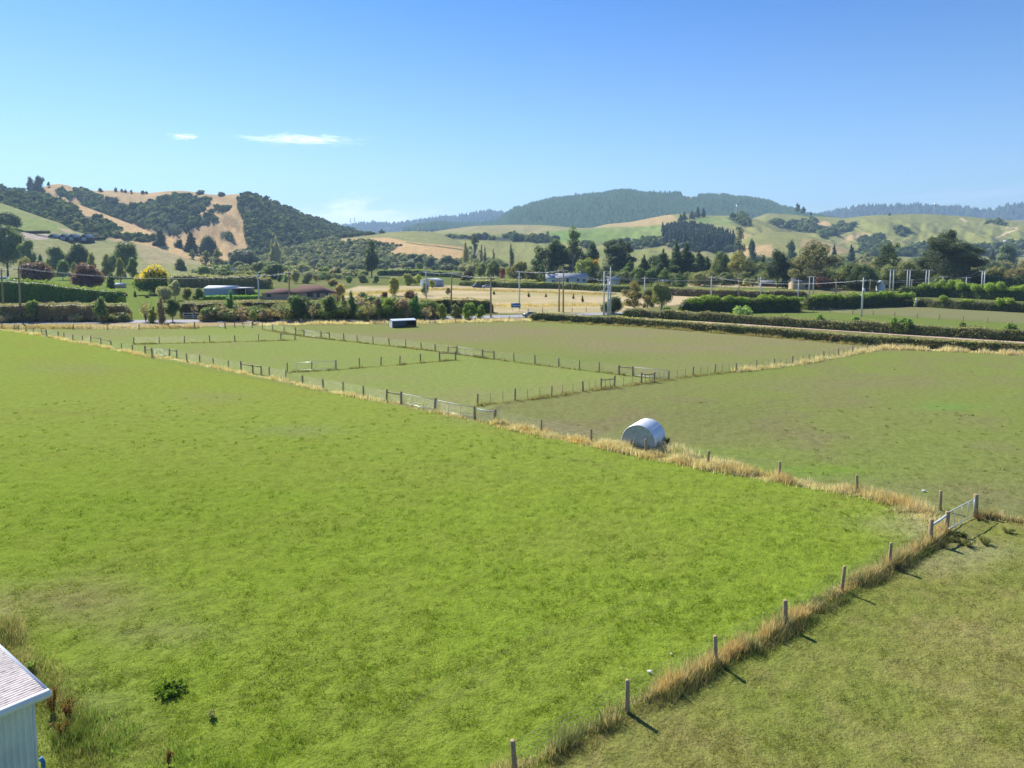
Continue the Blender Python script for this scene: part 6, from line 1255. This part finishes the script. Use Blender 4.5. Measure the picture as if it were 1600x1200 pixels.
dry('', [(1330, 549), (1385, 545), (1500, 549), (1620, 556), (1800, 568)], 2.2, .7, 55, PALE[:3]); dry('', [(830, 502), (1000, 511), (1200, 527), (1385, 543)], 1.3, .5, 50, [(.3, .27, .13), (.36, .3, .17)])
for L_ in ([(449, 582), (525, 578), (625, 570), (712, 563)], [(209, 538), (328, 535.5), (461, 531.5)], [(410, 515), (475, 526), (583, 538), (680, 549), (803, 566), (905, 578), (989, 588), (1045, 594)]): dry('', L_, .9, .3, 60, [(.25, .22, .11), (.14, .15, .06), (.33, .27, .15)])
dry('', [(-60, 513), (115, 513), (310, 512.5)], 3.0, .7, 40, [(.46, .33, .19), (.54, .42, .28), (.42, .34, .21)]); dry('', [(400, 508), (500, 506), (620, 505.5), (830, 501)], 3.0, .6, 40, PALE[:3])
dry('', [(530, 462), (600, 457), (700, 452), (820, 456), (960, 461)], 14, .7, 5, [(.5, .4, .24), (.42, .33, .18)]); dry('', [(740, 478), (850, 478), (1000, 476)], 12, .6, 7, [(.55, .43, .26), (.5, .4, .24)])
# rough growth by the near shed
dry('', [(0, 975), (15, 1010), (60, 1060), (95, 1110), (120, 1160), (150, 1230)], 1.6, .4, 500, [(.12, .16, .05), (.2, .22, .09), (.3, .27, .15), (.1, .14, .04), (.38, .32, .2)], name='rank_grass')
dry('', [(110, 1130), (220, 1175), (330, 1230)], 2.4, .25, 260, [(.16, .25, .05), (.12, .2, .035), (.28, .27, .14)], name='rank_grass')
def dock(label, x, y, h, n, cols, r=.25, name='dock_weed', lf=.045):
    px_, py_ = G(x, y); m = MB(); root = empty(name, (px_, py_, 0), 0, label=label, cat='weed')
    for k in range(n):
        a = RS.uniform(0, 6.28); e = np.array((math.cos(a)*r*RS.uniform(.3, 1), math.sin(a)*r*RS.uniform(.3, 1), h*RS.uniform(.6, 1))); m.tube([(e[0]*.3, e[1]*.3, 0), e*.6+np.array((0, 0, .05)), e], [.012, .009, .005], 4, cols[0])
        q = 50; tt = RS.uniform(.3, 1, q)[:, None]; p = e*tt+RS.normal(0, .035, (q, 3)); cc = np.array(cols)[RS.randint(0, len(cols), q)]*RS.uniform(.7, 1.3, (q, 1)); m.add(*quads(p, RS.normal(0, 1, (q, 3)), lf, cc))
    m.build('seed_stalks', LM, root)
RUST = [(.07, .026, .012), (.095, .04, .018), (.06, .03, .014), (.07, .07, .03), (.05, .06, .02)]
dock('rust-red dock stalks close to the shed wall, tallest clump', 82, 1112, .9, 10, RUST); dock('rust-red dock stalks to the right of the tallest clump', 108, 1122, .7, 8, RUST, .35); dock('low dark red dock clump below the other dock stalks', 97, 1150, .6, 7, RUST, .3); dock('small brown dock stalk near the bottom edge', 262, 1195, .5, 4, RUST, .2)
dock('broad-leaved dark green weed clump in the bright paddock', 265, 1082, .22, 26, [(.045, .08, .012), (.065, .1, .017), (.03, .055, .01)], .62, 'broadleaf_weed', .085); dock('grey thistle standing alone in the bright paddock, right of the weed clump', 333, 1122, .3, 5, [(.14, .13, .1), (.1, .14, .05)], .15, 'thistle'); dock('tall green thistle tuft by the roof corner of the shed', 50, 1050, .5, 10, [(.07, .11, .04), (.12, .15, .06)], .2, 'thistle')
dock('dark bush of weeds behind the post at the far side of the hut', 1043, 694, .6, 14, [(.04, .05, .03), (.08, .07, .05)], .4, 'weed_clump')
# clods and tufts that cast shade near the gate
for k, (x, y, s_) in enumerate([(1502, 838, .22), (1512, 852, .3), (1540, 851, .35), (1495, 846, .2), (1530, 812, .3), (1575, 832, .2)]):
    dock('shaggy grass clump number %s near the pale gate' % ['nearest the gate post', 'left of the longest one', 'longest', 'at the foot of the fence', 'behind the gate post', 'furthest right'][k] if False else ['shaggy grass clump nearest the gate post', 'shaggy grass clump left of the longest one beyond the gate', 'longest shaggy grass clump right of the gate', 'shaggy grass clump at the foot of the railed fence end', 'brown tussock right behind the far gate post', 'small grass clump nearest the right edge'][k], x, y, s_, 16, [(.06, .075, .028), (.085, .085, .045)] if k != 4 else [(.06, .042, .028), (.09, .065, .045)], .45, 'grass_clump')
